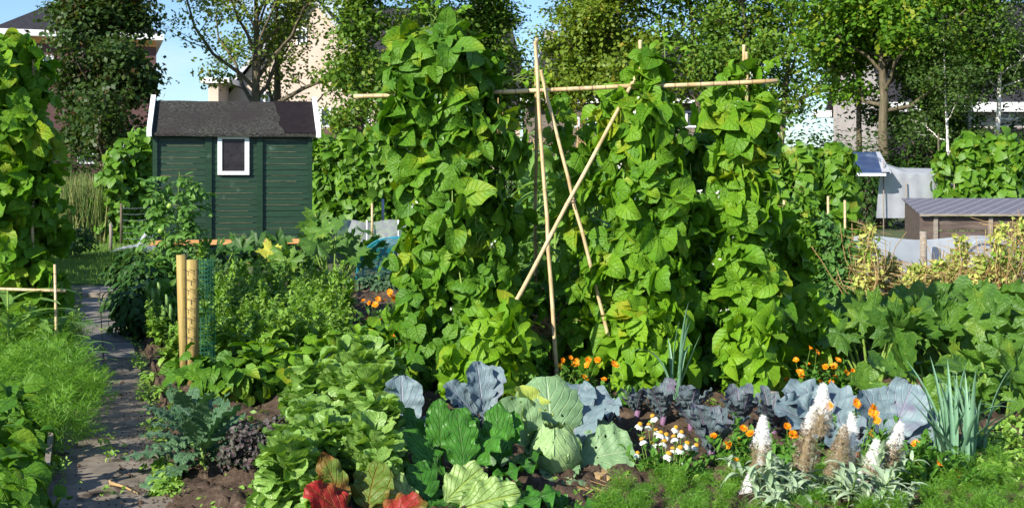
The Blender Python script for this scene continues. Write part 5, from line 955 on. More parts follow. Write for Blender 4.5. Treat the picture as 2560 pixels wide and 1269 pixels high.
# tendrils on the tower tops
rng = rn(44)
for i, (px, py, Y, lb) in enumerate([(1100, 40, 8.8, 'curling bean tendrils above the tallest tower'), (1620, 120, 8.8, 'curling bean tendrils above the second tower'), (1880, 180, 8.8, 'curling bean tendrils above the third tower'), (1260, 180, 8.8, 'long bean tendril reaching from the tallest tower to the cane pair')]):
    root = thing('bean_tendril', P(px, py + 30, Y), lb, 'tendril'); g = Geo(); gl = Geo()
    for j in range(6):
        e = np.array([rng.uniform(-.3, .3), rng.uniform(-.1, .1), rng.uniform(.02, .2)]) if i != 3 else np.array([.25 + .03 * j, 0, -.05 + .03 * j]); n = 10; pts = curve((rng.normal(0, .06), 0, 0), e, .05, n, .006, rng); tube(g, pts, np.linspace(.0035, .0015, n), 4, cap=False); k_ = 4; ii = rng.integers(4, n, k_); leaves(gl, T_BEAN, pts[ii], rng.normal(0, .4, (k_, 3)) + [0, -.8, .5], rng.normal(0, .6, (k_, 3)), rng.uniform(.02, .06, k_), rng)
    obj('stems', g, M['stem'], root); obj('leaves', gl, M['bean_lime'], root)
# dried plant at the cane foot
rng = rn(45); loc = G(1370, 955); root = thing('dried_plant', loc, 'dried brown feathery plant around the foot of the pale cane', 'dried plant'); g = Geo()
p0 = np.stack([rng.normal(0, .1, 400), rng.normal(0, .08, 400), rng.uniform(0, .5, 400)], -1); sticks(g, p0, p0 + rng.normal(0, .085, p0.shape) + [0, 0, .03], .0022, rng)
for i in range(16): tube(g, curve((rng.normal(0, .06), rng.normal(0, .06), 0), (rng.normal(0, .14), rng.normal(0, .1), rng.uniform(.3, .6)), 0, 6, .02, rng), .004, 3, rng.uniform(0, 1), cap=False)
obj('dry_stems', g, M['straw'], root); g = Geo(); p1 = p0[:160] + rng.normal(0, .03, (160, 3)); leaves(g, T_LEAF, p1, rng.normal(0, 1, p1.shape), rng.normal(0, 1, p1.shape), rng.uniform(.02, .05, 160), rng); obj('dry_leaves', g, M['straw'], root)

# ================================================================== WEEDY LEAFY BED (upright leafy plants)
def weedplant(seed, h, n):
    rng = rn(seed); root = thing('leafy_herb_plant', (0, 0, 0), 'upright pointed leafy green plant in the dense bed between posts and tallest bean tower', 'leafy plant', 'upright leafy plants of the dense bed'); gl = Geo(); gs = Geo()
    for s_ in range(4): b = rng.normal(0, .03, 3) * [1, 1, 0]; leafy_stem(gl, gs, rng, b, b + [rng.normal(0, .12), rng.normal(0, .12), h * rng.uniform(.7, 1.05)], n, (.055, .15), T_OV, e=(.4, .35), rad=.006)
    obj('foliage', gl, M['weed'], root); obj('stems', gs, M['stem'], root); return root
wp = [weedplant(800 + i, .62, 46) for i in range(4)]; wk = [children(c) for c in wp]; rng = rn(81); cnt = 0
for ri, Y in enumerate(np.linspace(9.3, 14.2, 9)):
    xl_, xr_ = np.interp(Y, [9.3, 14.2], [560, 490]), np.interp(Y, [9.3, 14.2], [860, 850]); xs_ = np.arange(xl_, xr_, 52 * 10 / Y)
    for px in xs_:
        loc = GX(px + rng.uniform(-14, 14), Y + rng.uniform(-.15, .15)); sc = rng.uniform(.78, 1.2)
        if cnt < 4: c_ = wp[cnt]; c_.location = tuple(loc); c_.scale = (sc,) * 3
        else: dup(wp[cnt % 4], loc, rng.uniform(0, 6), (sc * .9, sc * .9, sc * rng.uniform(.7, 1.15)), kids=wk[cnt % 4])
        cnt += 1
for i, (px, py, lb) in enumerate([(405, 880, 'pale leafy herb beside the path, before the tomato'), (420, 930, 'pale leafy herb at the foot of the bare post'), (440, 840, 'pale leafy herb behind the bare post'), (385, 820, 'pale leafy herb between the path and the bean pods')]): dup(wp[i], G(px, py), i, .75, lb, kids=wk[i])
for i, (px, py, r_, lb) in enumerate([(560, 1010, .3, 'low bush bean behind the dark kale'), (640, 1000, .32, 'low bush bean between the kale and the leafy bed'), (720, 985, .32, 'low bush bean beside the lettuce mound'), (800, 960, .3, 'low bush bean behind the lettuce mound'), (880, 930, .3, 'low bush bean nearing the solar lamp'), (960, 930, .26, 'low bush bean just under the solar lamp'), (520, 940, .24, 'low bush bean beside the wire wrapped post')]):
    bush('bush_bean_plant', lb, 'bean plant', G(px, py), r_, .28, .36, 130, .125, 'bean_lime' if i in (2, 4) else 'bean', 340 + i, 'low bush beans', tm=T_BEAN)
# ground hugging greens around marigolds left
for i, (px, py) in enumerate([(930, 860), (985, 880), (1010, 830), (900, 900), (960, 900)]): bush('low_green_plant', 'low green plant among the orange flowers left of the tallest tower', 'leafy plant', G(px, py), .3, .25, .2, 260, .06, 'herb', 350 + i, 'low greens by the solar lamp')
# solar lamp
c = G(985, 880); root = thing('solar_lamp', c, 'small black solar lamp with flat panel beside the tallest tower foot', 'solar lamp'); g = Geo(); s = c[1] / F
tube(g, [(0, 0, 0), (0, 0, .17)], .011, 8); obj('stake', g, M['black'], root); g = Geo(); hexa(g, [(-.19, -.09, .165), (.06, -.09, .165), (.06, .1, .20), (-.19, .1, .20), (-.19, -.09, .19), (.06, -.09, .19), (.06, .1, .225), (-.19, .1, .225)]); obj('panel', g, M['black'], root, False)
g = Geo(); tube(g, [(-.02, 0, .11), (-.02, 0, .165)], [.03, .045], 10); obj('lamp_head', g, M['black'], root)

# ================================================================== FLOWERS
def flower_mesh(name, mat, nr=2, np_=15, r=.024, up=.25, seed=1, droop=0., w=.32):
    rng = rn(seed); g = Geo()
    for ring in range(nr):
        for i in range(np_):
            a = (i + ring * .5) * 2 * PI / np_ + rng.normal(0, .06); L = r * (1 - .2 * ring) * rng.uniform(.88, 1.1); v, q_, u = blade(L, L * w, [(0, .5), (.6, 1), (.9, .8), (1, .3)], 3, 1, e0=up + .3 * ring, droop=droop, rng=rng); g.add(rotz(v, a, (0, 0, .001 * ring)), q_, u, rng.uniform(0, 1))
    return g.mesh(name, M[mat])
def eye_mesh(name, mat, r=.008, h=.004): g = Geo(); th = np.linspace(0, PI / 2, 5); tube(g, np.stack([0 * th, 0 * th, h * np.sin(th)], -1), np.maximum(r * np.cos(th), .0003), 8); return g.mesh(name, M[mat])
FM = [flower_mesh('marigold_flower', 'orange', 2, 15, .030, .3, 1), flower_mesh('marigold_flower', 'orange', 3, 14, .027, .6, 2), flower_mesh('marigold_flower', 'redorange', 2, 15, .027, .25, 3)]; EM = eye_mesh('eye', 'orangeeye', .0105, .006)
def marigold(bpx, bpy_, fl, label, seed, nst=10, h=.3, spread=.16, red=False, sc=1.0):
    loc = G(bpx, bpy_); Y = loc[1]; rng = rn(seed); root = thing('marigold_plant', loc, label, 'marigolds', 'orange marigold plants'); gl = Geo(); gs = Geo()
    for i in range(nst): e = np.array([rng.normal(0, spread), rng.normal(0, spread * .8), h * rng.uniform(.5, .95)]); leafy_stem(gl, gs, rng, rng.normal(0, .02, 3) * [1, 1, 0], e, 16, (.045, .10), T_OV, e=(.6, .3), rad=.003)
    for (px, py) in fl:
        e = P(px, py, Y + rng.uniform(-.12, .1)) - loc; leafy_stem(gl, gs, rng, rng.normal(0, .03, 3) * [1, 1, 0], e, 9, (.03, .08), T_OV, e=(.6, .3), rad=.003, bend=.004)
        k_ = 2 if red else int(rng.integers(0, 2)); o_ = obj('flower', FM[k_], None, root, loc=e) ; o_.rotation_euler = (R(rng.uniform(20, 75)), rng.normal(0, .3), rng.normal(0, .5)); s_ = rng.uniform(.8, 1.15) * sc; o_.scale = (s_,) * 3
        ey = obj('eye', EM, None, o_, loc=(0, 0, .002))
    obj('foliage', gl, M['herb'], root); obj('stems', gs, M['stem'], root); return root
marigold(950, 850, [(908, 752), (925, 757), (945, 748), (938, 762), (920, 798)], 'orange marigolds near the teal tunnel, outer clump', 900, sc=1.15)
marigold(990, 845, [(965, 750), (978, 736), (985, 747), (998, 760), (953, 800), (975, 730)], 'orange marigolds near the teal tunnel, clump touching the bean leaves', 901, sc=1.15)
marigold(990, 950, [(985, 838), (1000, 865), (972, 880), (968, 893)], 'few orange marigolds below the solar lamp', 902)
marigold(870, 640, [(848, 590), (858, 594), (870, 590), (835, 588)], 'red orange flowers behind the courgettes near the grey net', 903, red=True, sc=1.7)
marigold(1400, 1025, [(1405, 900), (1400, 915), (1375, 950), (1392, 955), (1404, 955), (1386, 962), (1440, 905), (1438, 915)], 'orange marigolds right at the foot of the pale cane', 904)
marigold(1460, 1025, [(1470, 900), (1468, 912), (1495, 900), (1462, 945), (1452, 970), (1425, 895)], 'orange marigolds between the cane foot and the second tower', 905)
marigold(1520, 1040, [(1536, 912), (1510, 950)], 'green marigold clump with few blooms at the second tower foot', 906)
marigold(2030, 1010, [(1990, 900), (2025, 872), (2042, 880), (2018, 912), (2000, 930), (1965, 950), (2005, 941)], 'orange marigolds behind the big red cabbage, clump by the third tower', 907)
marigold(2100, 1010, [(2065, 918), (2085, 915), (2088, 944), (2115, 932), (2130, 929), (2050, 957), (2078, 956), (2095, 900)], 'orange marigolds behind the big red cabbage, clump by the squash', 908)
marigold(1850, 1195, [(1785, 1091), (1857, 1072), (1852, 1098), (1858, 1110), (1877, 1085), (1825, 1113), (1815, 1110), (1840, 1153)], 'orange marigolds between the coneflowers and the white spikes', 909, sc=.95)
marigold(1960, 1200, [(1928, 1120), (1966, 1067), (1983, 1085), (1989, 1094)], 'orange marigolds just behind the first white spikes', 910, sc=.95)
marigold(2150, 1200, [(2140, 1008), (2181, 1018), (2183, 1031), (2178, 1085), (2071, 1014), (2193, 1050)], 'orange marigolds rising before the big red cabbage leaf', 911, sc=.95)
marigold(2270, 1210, [(2290, 1111), (2237, 1152), (2212, 1120), (2144, 1140)], 'orange marigolds next to the rearmost white spike', 912, sc=.95)
marigold(2380, 1235, [(2347, 1160), (2396, 1188), (2385, 1178)], 'orange marigolds in front of the leek fan', 913, sc=1.0)
# coneflowers
loc = G(1665, 1205); rng = rn(92); root = thing('coneflower_plant', loc, 'clump of white coneflowers with orange cones on bare soil', 'coneflowers'); gl = Geo(); gs = Geo()
PM = flower_mesh('petals', 'white_petal', 1, 15, .034, -.35, 7, .9, .42)
g = Geo(); th = np.linspace(0, PI / 2, 7); tube(g, np.stack([0 * th, 0 * th, .014 * np.sin(th)], -1), np.maximum(.0145 * np.cos(th), .0003), 12); CM = g.mesh('cone', M['cone'])
for i, (px, py) in enumerate([(1632, 1040), (1600, 1060), (1622, 1062), (1640, 1075), (1690, 1068), (1652, 1082), (1666, 1086), (1605, 1098), (1632, 1106), (1685, 1092), (1660, 1104), (1704, 1080), (1718, 1108), (1682, 1122), (1701, 1118), (1672, 1134), (1706, 1152), (1741, 1113), (1594, 1132)]):
    e = P(px, py, loc[1] + rng.uniform(-.15, .12)) - loc; leafy_stem(gl, gs, rng, e * [.55, 1, 0] + rng.normal(0, .015, 3) * [1, 1, 0], e, 5, (.03, .07), T_OV, e=(.5, .3), rad=.0032, bend=.003, t0=.05, dens=2)
    o_ = obj('flower', PM, None, root, loc=e); o_.rotation_euler = (R(rng.uniform(5, 35)), rng.normal(0, .2), rng.uniform(0, 6)); o_.scale = (rng.uniform(.85, 1.15),) * 3; obj('cone', CM, None, o_, loc=(0, 0, .001))
for i in range(16): e = np.array([rng.normal(0, .12), rng.normal(0, .08), rng.uniform(.08, .18)]); leafy_stem(gl, gs, rng, e * [.5, .5, 0], e, 8, (.05, .09), T_OV, rad=.003)
obj('foliage', gl, M['herb'], root); obj('stems', gs, M['stem'], root)
# butterfly bush
loc = np.array([(2060 - CXP) / F * 5.75, 5.75, 0]); rng = rn(93); root = thing('butterfly_bush', loc, 'butterfly bush with white browning flower spikes and silvery leaves in front', 'shrub')
spk = [((2058, 962), (2050, 1085), .5, .022, .05), ((2033, 1020), (2008, 1172), .32, .026, .1), ((1908, 1042), (1903, 1160), .55, .022, 0), ((2130, 1035), (2128, 1172), .72, .020, 0), ((2112, 1065), (2090, 1180), .02, .024, 0), ((2192, 1100), (2170, 1222), .5, .022, 0), ((2252, 1058), (2222, 1165), .5, .020, 0), ((1880, 1180), (1862, 1262), .75, .018, 0), ((2150, 1182), (2142, 1215), .9, .014, 0), ((2190, 1190), (2172, 1232), .85, .014, 0), ((2090, 1170), (2075, 1190), .0, .017, 0), ((1900, 1155), (1893, 1178), .0, .018, 0)]
T_FL = [(lambda V, Q, U: (V, Q, U))(np.vstack([rotz(blade(.5, .42, OVAL, 1, 1, e0=.3)[0], a) for a in (0, 1.57, 3.14, 4.71)]), np.vstack([blade(.5, .42, OVAL, 1, 1)[1] + 4 * i for i in range(4)]), np.tile(blade(.5, .42, OVAL, 1, 1)[2], (4, 1)))]
ground0 = np.array([0, .1, 0]); gs = Geo(); gl = Geo()
for i, (t, b, wf, rad, dy) in enumerate(spk):
    A = P(*t, 5.65 + .03 * (i % 4)) - loc; rad *= 2.3; B = P(*b, 5.65 + .03 * (i % 4)) - loc; n = 850 if rad > .05 else 560; f = rng.uniform(0, 1, n) ** .85; a = rng.uniform(0, 2 * PI, n); ax = unit(A - B); e1 = unit(np.cross(ax, [0, 1., 0])); e2 = np.cross(ax, e1)
    rr = rad * (.78 + .22 * np.minimum(f * 4, 1)) * (1 - f ** 2.0 * .9) * rng.uniform(.7, 1.1, n) * (1 + .18 * np.sin(f * 38)); nn = np.cos(a)[:, None] * e1 + np.sin(a)[:, None] * e2; pos = B + (A - B) * f[:, None] + nn * rr[:, None]
    white = np.where(f > 1 - wf + rng.normal(0, .09, n), rng.uniform(.5, 1, n), rng.uniform(0, .36, n)); g = Geo(); leaves(g, T_FL, pos, nn + ax * .3, rng.normal(0, 1, (n, 3)), rng.uniform(.026, .042, n), rng, white)
    tube(g, [B, A], [rad * .5, .002], 8, .8 if wf > .5 else .1); o_ = obj('flower_spike', g, M['spike'], root)
    low = ground0 + rng.normal(0, .04, 3) * [1, 1, 0]; leafy_stem(gl, gs, rng, low, B, 9, (.06, .12), [blade(1, .26, LANCE, 6, 2, e0=.3, droop=1.5, fold=.35, rng=rng), blade(1, .24, LANCE, 6, 2, e0=.5, droop=2.0, fold=.3, rng=rng, side=.1)], e=(.5, .3), rad=.0045, t0=.35, bend=.006)
TS = [blade(1, .21, LANCE, 8, 2, e0=.5, droop=2.0, fold=.35, side=.08), blade(1, .22, LANCE, 7, 2, e0=.7, droop=2.2, fold=.3, side=-.08)]
for i in range(30):
    e = np.array([rng.uniform(-.46, .40), rng.uniform(-.32, .08), 0]); e[2] = rng.uniform(.08, .25); leafy_stem(gl, gs, rng, e * [.5, .5, 0], e, 12, (.11, .2), TS, e=(.6, .25), rad=.004, t0=.3)
obj('leaves', gl, M['silver'], root); obj('stems', gs, M['stem'], root)

# ================================================================== CABBAGES, KALE, LETTUCE, CHARD, LEEKS
# the big green cabbage
loc = G(1392, 1178); rng = rn(94); root = thing('green_cabbage', loc, 'large pale green cabbage with holed spreading outer leaves and round head', 'cabbage'); Y = loc[1]; s = Y / F
hc = np.array([(1385 - 1392) * s, -.09, .125]); g = Geo()
for i in range(9):  # wrapped head leaves: overlapping sphere caps
    a0 = i * 2.4; nu, nv = 14, 12; th = np.linspace(-1.25, 1.25, nu + 1); ph = np.linspace(-1.3, 1.15, nv + 1); TH, PH = np.meshgrid(th, ph); r = .116 + .0032 * i + .003 * np.sin(6 * TH + i) * np.cos(5 * PH + i) + .003 * np.sin(13 * TH + 3 * i) * np.sin(11 * PH) + rng.normal(0, .0018, TH.shape) + (.016 + .012 * np.sin(9 * PH + i)) * (np.abs(TH) / 1.25) ** 6; r = r + (.012 + .010 * np.sin(8 * TH + i)) * np.clip((PH - .5) / .65, 0, 1) ** 2
    V = np.stack([r * np.cos(PH) * np.sin(TH), r * np.cos(PH) * np.cos(TH), r * np.sin(PH)], -1).reshape(-1, 3); ii = np.arange(nv)[:, None] * (nu + 1); jj = np.arange(nu)[None]; g.add(rotz(V, a0), np.stack([ii + jj, ii + jj + 1, ii + nu + 2 + jj, ii + nu + 1 + jj], -1).reshape(-1, 4), np.stack([(TH / 2.5 + .5).ravel(), (PH / 2.45 + .53).ravel()], -1), rng.uniform(.2, 1))
M['cabhead'] = leaf_mat('cabbage_head_leaf', (.17, .30, .10), (.30, .44, .18), (.52, .62, .36), va=.35, mw=.05, nv=5, slope=2.2, rough=.5, trans=.12, tcol=(1.2, 1.3, .5), holes=.36, bump=.7, blister=26); obj('head', g, M['cabhead'], root, loc=hc)
def bigleaf(root, b, phi, L, W, e0, droop, mat, name='leaf', prof=ROUND, seed=1, nl=18, nw=10, cup=.2, ruf=.06, rufn=5, jag=.06, fold=.1, roll=0, noise=.016, label=None, side=0):
    roll = -roll
    rng = rn(seed); v, q_, u = blade(L, W, prof, nl, nw, e0=e0, droop=droop, cup=cup, ruf=ruf, rufn=rufn, jag=jag, fold=fold, rng=rng, noise=noise, side=side)
    if roll: c_, s_ = math.cos(roll), math.sin(roll); v = v @ np.array([[c_, 0, s_], [0, 1, 0], [-s_, 0, c_]]).T
    g = Geo(); g.add(rotz(v, phi, b), q_, u, rng.uniform(0, 1)); o_ = obj(name, g, M[mat], root)
    if label: o_['label'] = label
    return o_
b = np.array([0, 0, .02])
# phi: 0 = away from camera (+Y), pi = toward camera, +pi/2 = -X (left), -pi/2 = right
bigleaf(root, b + [-.03, .06, .05], .12, .44, .40, 1.42, .5, 'cab', seed=3, cup=-.3, label='large upright back leaf curling over with holes')
bigleaf(root, b + [-.06, -.02, .03], 1.0, .42, .26, 1.15, .15, 'cab', seed=4, cup=.5, roll=.5)
bigleaf(root, b + [-.08, .03, .05], .9, .40, .24, 1.25, .2, 'cabyel', seed=5, cup=.4, label='yellowing cabbage leaf behind the outer one')
bigleaf(root, b + [.08, -.03, .03], -1.3, .34, .33, .5, .35, 'cab', seed=6, cup=.15, roll=-.85, label='flat round leaf with white ribs on the right')
bigleaf(root, b + [.05, .05, .05], -.55, .38, .34, 1.1, .9, 'redcab', seed=7, cup=.3)
bigleaf(root, b + [.04, -.08, .02], 2.9, .22, .22, .1, .5, 'cab', seed=8); bigleaf(root, b + [-.13, -.03, .02], 1.9, .26, .22, .35, .7, 'cab', seed=9); bigleaf(root, b + [.1, .05, .04], -.9, .3, .24, .9, .6, 'cab', seed=19)
# fallen leaves
M['rust'] = leaf_mat('dead_cabbage_leaf', (.50, .30, .12), (.62, .46, .24), (.7, .55, .3), va=.4, patch=(.62, .38, .02), patch_t=.52, rough=.6, bump=.8)
for i, (px, py, mt, ph, L, W, lb) in enumerate([(1478, 1208, 'rust', -1.3, .22, .2, 'dead orange brown cabbage leaf lying on the soil'), (1392, 1215, 'cab', 2.8, .12, .13, 'pale cut cabbage leaf on the straw, under the head'), (1432, 1215, 'cab', 3.4, .12, .11, 'pale cut cabbage leaf on the straw, beside the dead one')]):
    r_ = thing('fallen_leaf', G(px, py), lb, 'fallen leaf'); bigleaf(r_, (0, 0, .03), ph, L, W, .35, .7, mt, 'blade', seed=30 + i, nl=12, nw=8, ruf=.12, cup=-.3)
rng = rn(46); g = Geo(); n = 420; c0 = G(1440, 1235); p0 = np.stack([rng.normal(0, .17, n), rng.normal(0, .10, n), rng.uniform(.01, .035, n)], -1) + c0; sticks(g, p0, p0 + rng.normal(0, .04, p0.shape) * [1, 1, .15], .0014, rng); tag(obj('straw', g, M['straw']), 'dry straw scattered on the soil below the cabbage', kind='stuff')
# blue green and red cabbages
CAB = [(0, .07), (.16, .12), (.28, .45), (.5, .9), (.7, 1), (.87, .8), (.96, .5), (1, .25)]
def redcab(px, py, spec_, label, seed, mat='redcab'):
    loc = G(px, py); root = thing('red_cabbage', loc, label, 'red cabbage', 'red cabbages'); g = Geo(); tube(g, [(0, 0, 0), (.01, 0, .09)], [.014, .02], 8); obj('stem', g, M['purplestem'], root)
    for i, (phi, L, W, e0, dr, *rest) in enumerate(spec_): bigleaf(root, (0, 0, .05 + .01 * (i % 3)), phi, L, W, e0, dr, mat, seed=seed + i, prof=CAB, nl=18, nw=10, cup=.2, ruf=.11, rufn=5, jag=.12, noise=.022, roll=rest[0] if rest else 0)
    return root

def rosec(n, L, W, e0, dr, seed, hz_=0): rng = rn(seed); return [(i * 2.4 + rng.normal(0, .2), L * rng.uniform(.75, 1.1), W * rng.uniform(.8, 1.1), e0 * rng.uniform(.7, 1.15), dr * rng.uniform(.6, 1.2)) for i in range(n)]
redcab(2110, 1130, [(1.25, .46, .30, .75, .25, .6), (.8, .45, .31, 1.05, .5, .4), (.15, .38, .26, 1.2, .8), (-.9, .38, .24, .9, .6, -.4), (2.2, .3, .22, .5, .5), (-1.2, .3, .2, .6, .4), (3.4, .26, .2, .4, .5)], 'big blue grey red cabbage with broad leaves behind the white spikes', 120)
redcab(2215, 1165, [(-.5, .46, .31, 1.2, .45, -.25), (.4, .38, .25, 1.3, .5), (-1.25, .42, .25, .65, .4, -.4), (1.5, .34, .24, .5, .6), (-2.0, .36, .26, .25, .4), (3.0, .28, .2, .3, .5)], 'big red cabbage with purple midribs beside the right leeks', 130)
redcab(1210, 1090, [(1.0, .36, .2, 1.1, .3, .4), (.4, .40, .2, 1.35, .2), (1.5, .3, .2, .7, .4), (-.4, .4, .2, 1.2, .3), (2.4, .2, .15, .5, .5)], 'blue grey cabbage leaves rising left behind the green cabbage', 140)
redcab(1430, 1110, [(-.9, .36, .32, .95, .7, -.3), (-.3, .34, .26, 1.2, .6), (-1.6, .3, .25, .6, .6)], 'dark blue cabbage shaded behind the green cabbage head', 145)
redcab(1008, 1150, [(.2, .42, .25, 1.45, .25), (-.9, .24, .12, 1.0, .6), (2.8, .2, .16, .6, .6), (1.6, .16, .14, .5, .5)], 'pale blue cabbage leaf standing beside the lettuce mound', 150)
redcab(840, 1050, [(.1, .40, .2, 1.4, .3), (-1.2, .2, .14, .8, .5)], 'pale blue cabbage leaf peeking over the lettuce top', 155)
for i, (px, py, n, L, lb) in enumerate([(1655, 1075, 8, .26, 'small red cabbage at the foot of the tall leek'), (1725, 1085, 8, .26, 'small purple red cabbage right of the tall leek'), (1775, 1165, 7, .32, 'leggy purple red cabbage beside the coneflowers'), (1850, 1100, 7, .28, 'small red cabbage left of the grey post stub'), (1930, 1110, 7, .26, 'small red cabbage in front of the grey post stub'), (1590, 1060, 5, .2, 'tiny red cabbage seedling at the second tower foot')]):
    redcab(px, py, rosec(n + 2, L, L * .42, 1.3, .5, 60 + i), lb, 160 + 10 * i, 'purplecab')
stake(1936, 978, 1072, 7.6, .032, 'greywood', 'post_stub', 'short grey wooden post stub between the red cabbages', 'post', seg=8)
# kale
def kale(px, py, n, L, W, label, seed, mat='kale', stemm='stem', h=.12, ruf=.11, rufn=7, name='kale_plant'):
    loc = G(px, py); rng = rn(seed); root = thing(name, loc, label, 'kale'); g = Geo(); gs = Geo(); rosette(g, rng, n, L, W, KALE, e_in=1.5, e_out=.4, droop=(.5, 1.3), nl=20, nw=6, z0=(h, h * .25), rad=.012, ruf=ruf, rufn=rufn, jag=.16, noise=.014, cup=-.1)
    tube(gs, [(0, 0, 0), (.005, 0, h)], [.014, .02], 8); obj('leaves', g, M[mat], root); obj('stem', gs, M[stemm], root); return root
kale(505, 1185, 24, .43, .165, 'dark blue green kale with long crinkled leaves beside the path', 41, h=.16)
kale(470, 1110, 14, .38, .16, 'dark green kale behind the crinkled one, nearer the posts', 42, h=.14)
kale(565, 1150, 10, .28, .12, 'smaller green kale squeezed beside the purple one', 43, h=.12)
# purple curly kale
loc = G(640, 1195); rng = rn(47); root = thing('curly_kale', loc, 'purple curly kale with frilly dark leaves beside the lettuce', 'kale'); gs = Geo(); gl = Geo()
for i in range(13):
    a = i * 2.4; e = np.array([.13 * math.cos(a), .10 * math.sin(a), rng.uniform(.12, .30)]) * rng.uniform(.7, 1.1); pts = curve((0, 0, .03), e, .02, 5); tube(gs, pts, [.008, .007, .006, .005, .003], 5, cap=False)
    k_ = 110; p = e + rng.normal(0, .032, (k_, 3)); leaves(gl, T_ROUND, p, unit(p - e) + [0, -.2, .5], rng.normal(0, 1, (k_, 3)), rng.uniform(.02, .045, k_), rng)
tube(gs, [(0, 0, 0), (0, 0, .16)], [.012, .014], 7); obj('leaves', gl, M['redkale'], root); obj('stalks', gs, M['purplestem'], root)
# lettuce mound
def lettuce(seed):
    rng = rn(seed); root = thing('lettuce_plant', (0, 0, 0), 'bright green loose leafed lettuce in the tall mound beside the kale', 'lettuce', 'lettuces of the tall mound'); g = Geo(); gs = Geo()
    for k_ in range(110):
        z = .02 + .29 * rng.uniform(); L = rng.uniform(.09, .165) * (1 - z); v, q_, u = blade(L, L * rng.uniform(.75, 1.05), SPOON, 8, 4, e0=rng.uniform(.1, 1.35) + .3 * z, droop=rng.uniform(-.5, 2.2), ruf=.06, rufn=rng.uniform(1, 2.5), cup=rng.uniform(.1, .6), noise=.012, side=rng.normal(0, .15), fold=rng.uniform(-.1, .3), rng=rng)
        a_ = rng.uniform(0, 6.28); g.add(rotz(v, a_, (-.03 * math.sin(a_), .03 * math.cos(a_), z)), q_, u, rng.uniform(0, 1))
    tube(gs, [(0, 0, 0), (0, 0, .3)], [.014, .006], 6); obj('leaves', g, M['lettuce'], root); obj('stem', gs, M['stem'], root); return root
lp = [lettuce(70 + i) for i in range(3)]; lk = [children(c) for c in lp]; rng = rn(71); cnt = 0
for Y, a, b in ((5.4, 715, 1010), (5.65, 715, 990), (5.9, 720, 970), (6.2, 725, 940), (6.5, 735, 930), (6.85, 745, 935), (7.2, 765, 955), (7.6, 830, 985), (7.9, 860, 985)):
    for px in np.arange(a + 10, b, 400 / Y):
        if Y < 5.6 and px > 800: continue
        loc = GX(px + rng.uniform(-16, 16), Y + rng.uniform(-.17, .17)); sc = rng.uniform(.75, 1.25) * (1.12 if Y > 6.5 else 1)
        if cnt < 3: lp[cnt].location = tuple(loc); lp[cnt].scale = (sc,) * 3
        else: dup(lp[cnt % 3], loc, rng.uniform(0, 6), sc, kids=lk[cnt % 3])
        cnt += 1
# chard
CH = [(0, .06), (.28, .09), (.36, .55), (.5, .92), (.68, 1), (.85, .8), (.95, .45), (1, .12)]
def chard(px, Y, spec_, label, seed, cat='chard', name='chard_plant'):
    root = thing(name, GX(px, Y), label, cat, None)
    for i, (phi, L, W, e0, dr, mt, roll) in enumerate(spec_):
        nm = 'red_leaf' if mt == 'chardred' else 'leaf'; bigleaf(root, (.03 * math.cos(i), .03 * math.sin(i), .02), phi, L * (.9 if mt == 'chard' else 1), W * (.8 if mt == 'chard' else 1), e0, dr, mt, nm, prof=CH, seed=seed + i, nl=20, nw=10, cup=-.15, ruf=.15, rufn=5, jag=.06, roll=roll, noise=.022)
    return root
chard(1150, 5.85, [(.3, .50, .24, 1.35, .5, 'chard', 0), (-.3, .50, .22, 1.3, .45, 'chard', .2), (-.9, .46, .24, 1.1, .6, 'chard', 0), (.9, .46, .2, 1.2, .5, 'chard', .3), (1.9, .42, .24, .8, .5, 'chard', 0), (-1.7, .46, .26, .7, .5, 'chard', 0), (3.3, .34, .24, .6, .6, 'chard', 0), (2.6, .36, .22, .5, .6, 'chard', 0)], 'dark green glossy chard between the lettuce and the cabbage', 210)
chard(1235, 6.1, [(.1, .46, .22, 1.4, .4, 'chard', 0), (.7, .46, .2, 1.3, .4, 'chard', .3), (-.6, .44, .22, 1.2, .5, 'chard', 0), (-1.5, .36, .2, .8, .6, 'chard', 0), (1.6, .36, .2, .9, .6, 'chard', 0)], 'dark green glossy chard touching the cabbage leaves', 220)
chard(1090, 6.2, [(.2, .46, .2, 1.4, .35, 'chard', 0), (.9, .46, .18, 1.25, .35, 'chard', .2), (-.5, .42, .2, 1.3, .5, 'chard', 0)], 'dark green glossy chard behind the pale drooping leaves', 225)
chard(1085, 5.5, [(1.15, .44, .24, 1.0, .5, 'chardpale', .9), (-1.1, .40, .22, .75, .5, 'chardpale', -1.0), (-.5, .34, .2, 1.0, .5, 'chardpale', -.6), (2.4, .30, .2, .4, .5, 'chard', 0), (.3, .36, .2, 1.0, .6, 'chard', 0), (3.4, .26, .2, .4, .5, 'chard', 0)], 'chard turning pale leaf undersides with yellow ribs to the front', 230)
chard(1200, 5.45, [(-1.2, .42, .3, .5, .45, 'chard', 0), (-.4, .3, .24, .7, .5, 'chard', 0), (1.2, .32, .24, .5, .5, 'chard', 0), (2.8, .3, .2, .4, .4, 'chard', 0)], 'low chard with broad holed leaf at the bottom picture edge', 240)
chard(1360, 5.45, [(-1.3, .40, .22, .35, .3, 'chard', 0), (-.2, .26, .2, .4, .3, 'chard', 0), (1.4, .26, .2, .3, .3, 'chard', 0)], 'low chard with yellowing leaf tip below the straw', 250)
chard(900, 5.25, [(1.1, .36, .17, 1.25, .4, 'chardred', .7), (-.2, .34, .2, 1.3, .8, 'chardred', 0), (-1.1, .34, .17, .9, .6, 'chardred', -.8), (.5, .38, .13, 1.45, .3, 'chardred', .3), (-1.8, .3, .2, .4, .5, 'chard', 0)], 'bright red leafed chard at the bottom picture edge', 260)
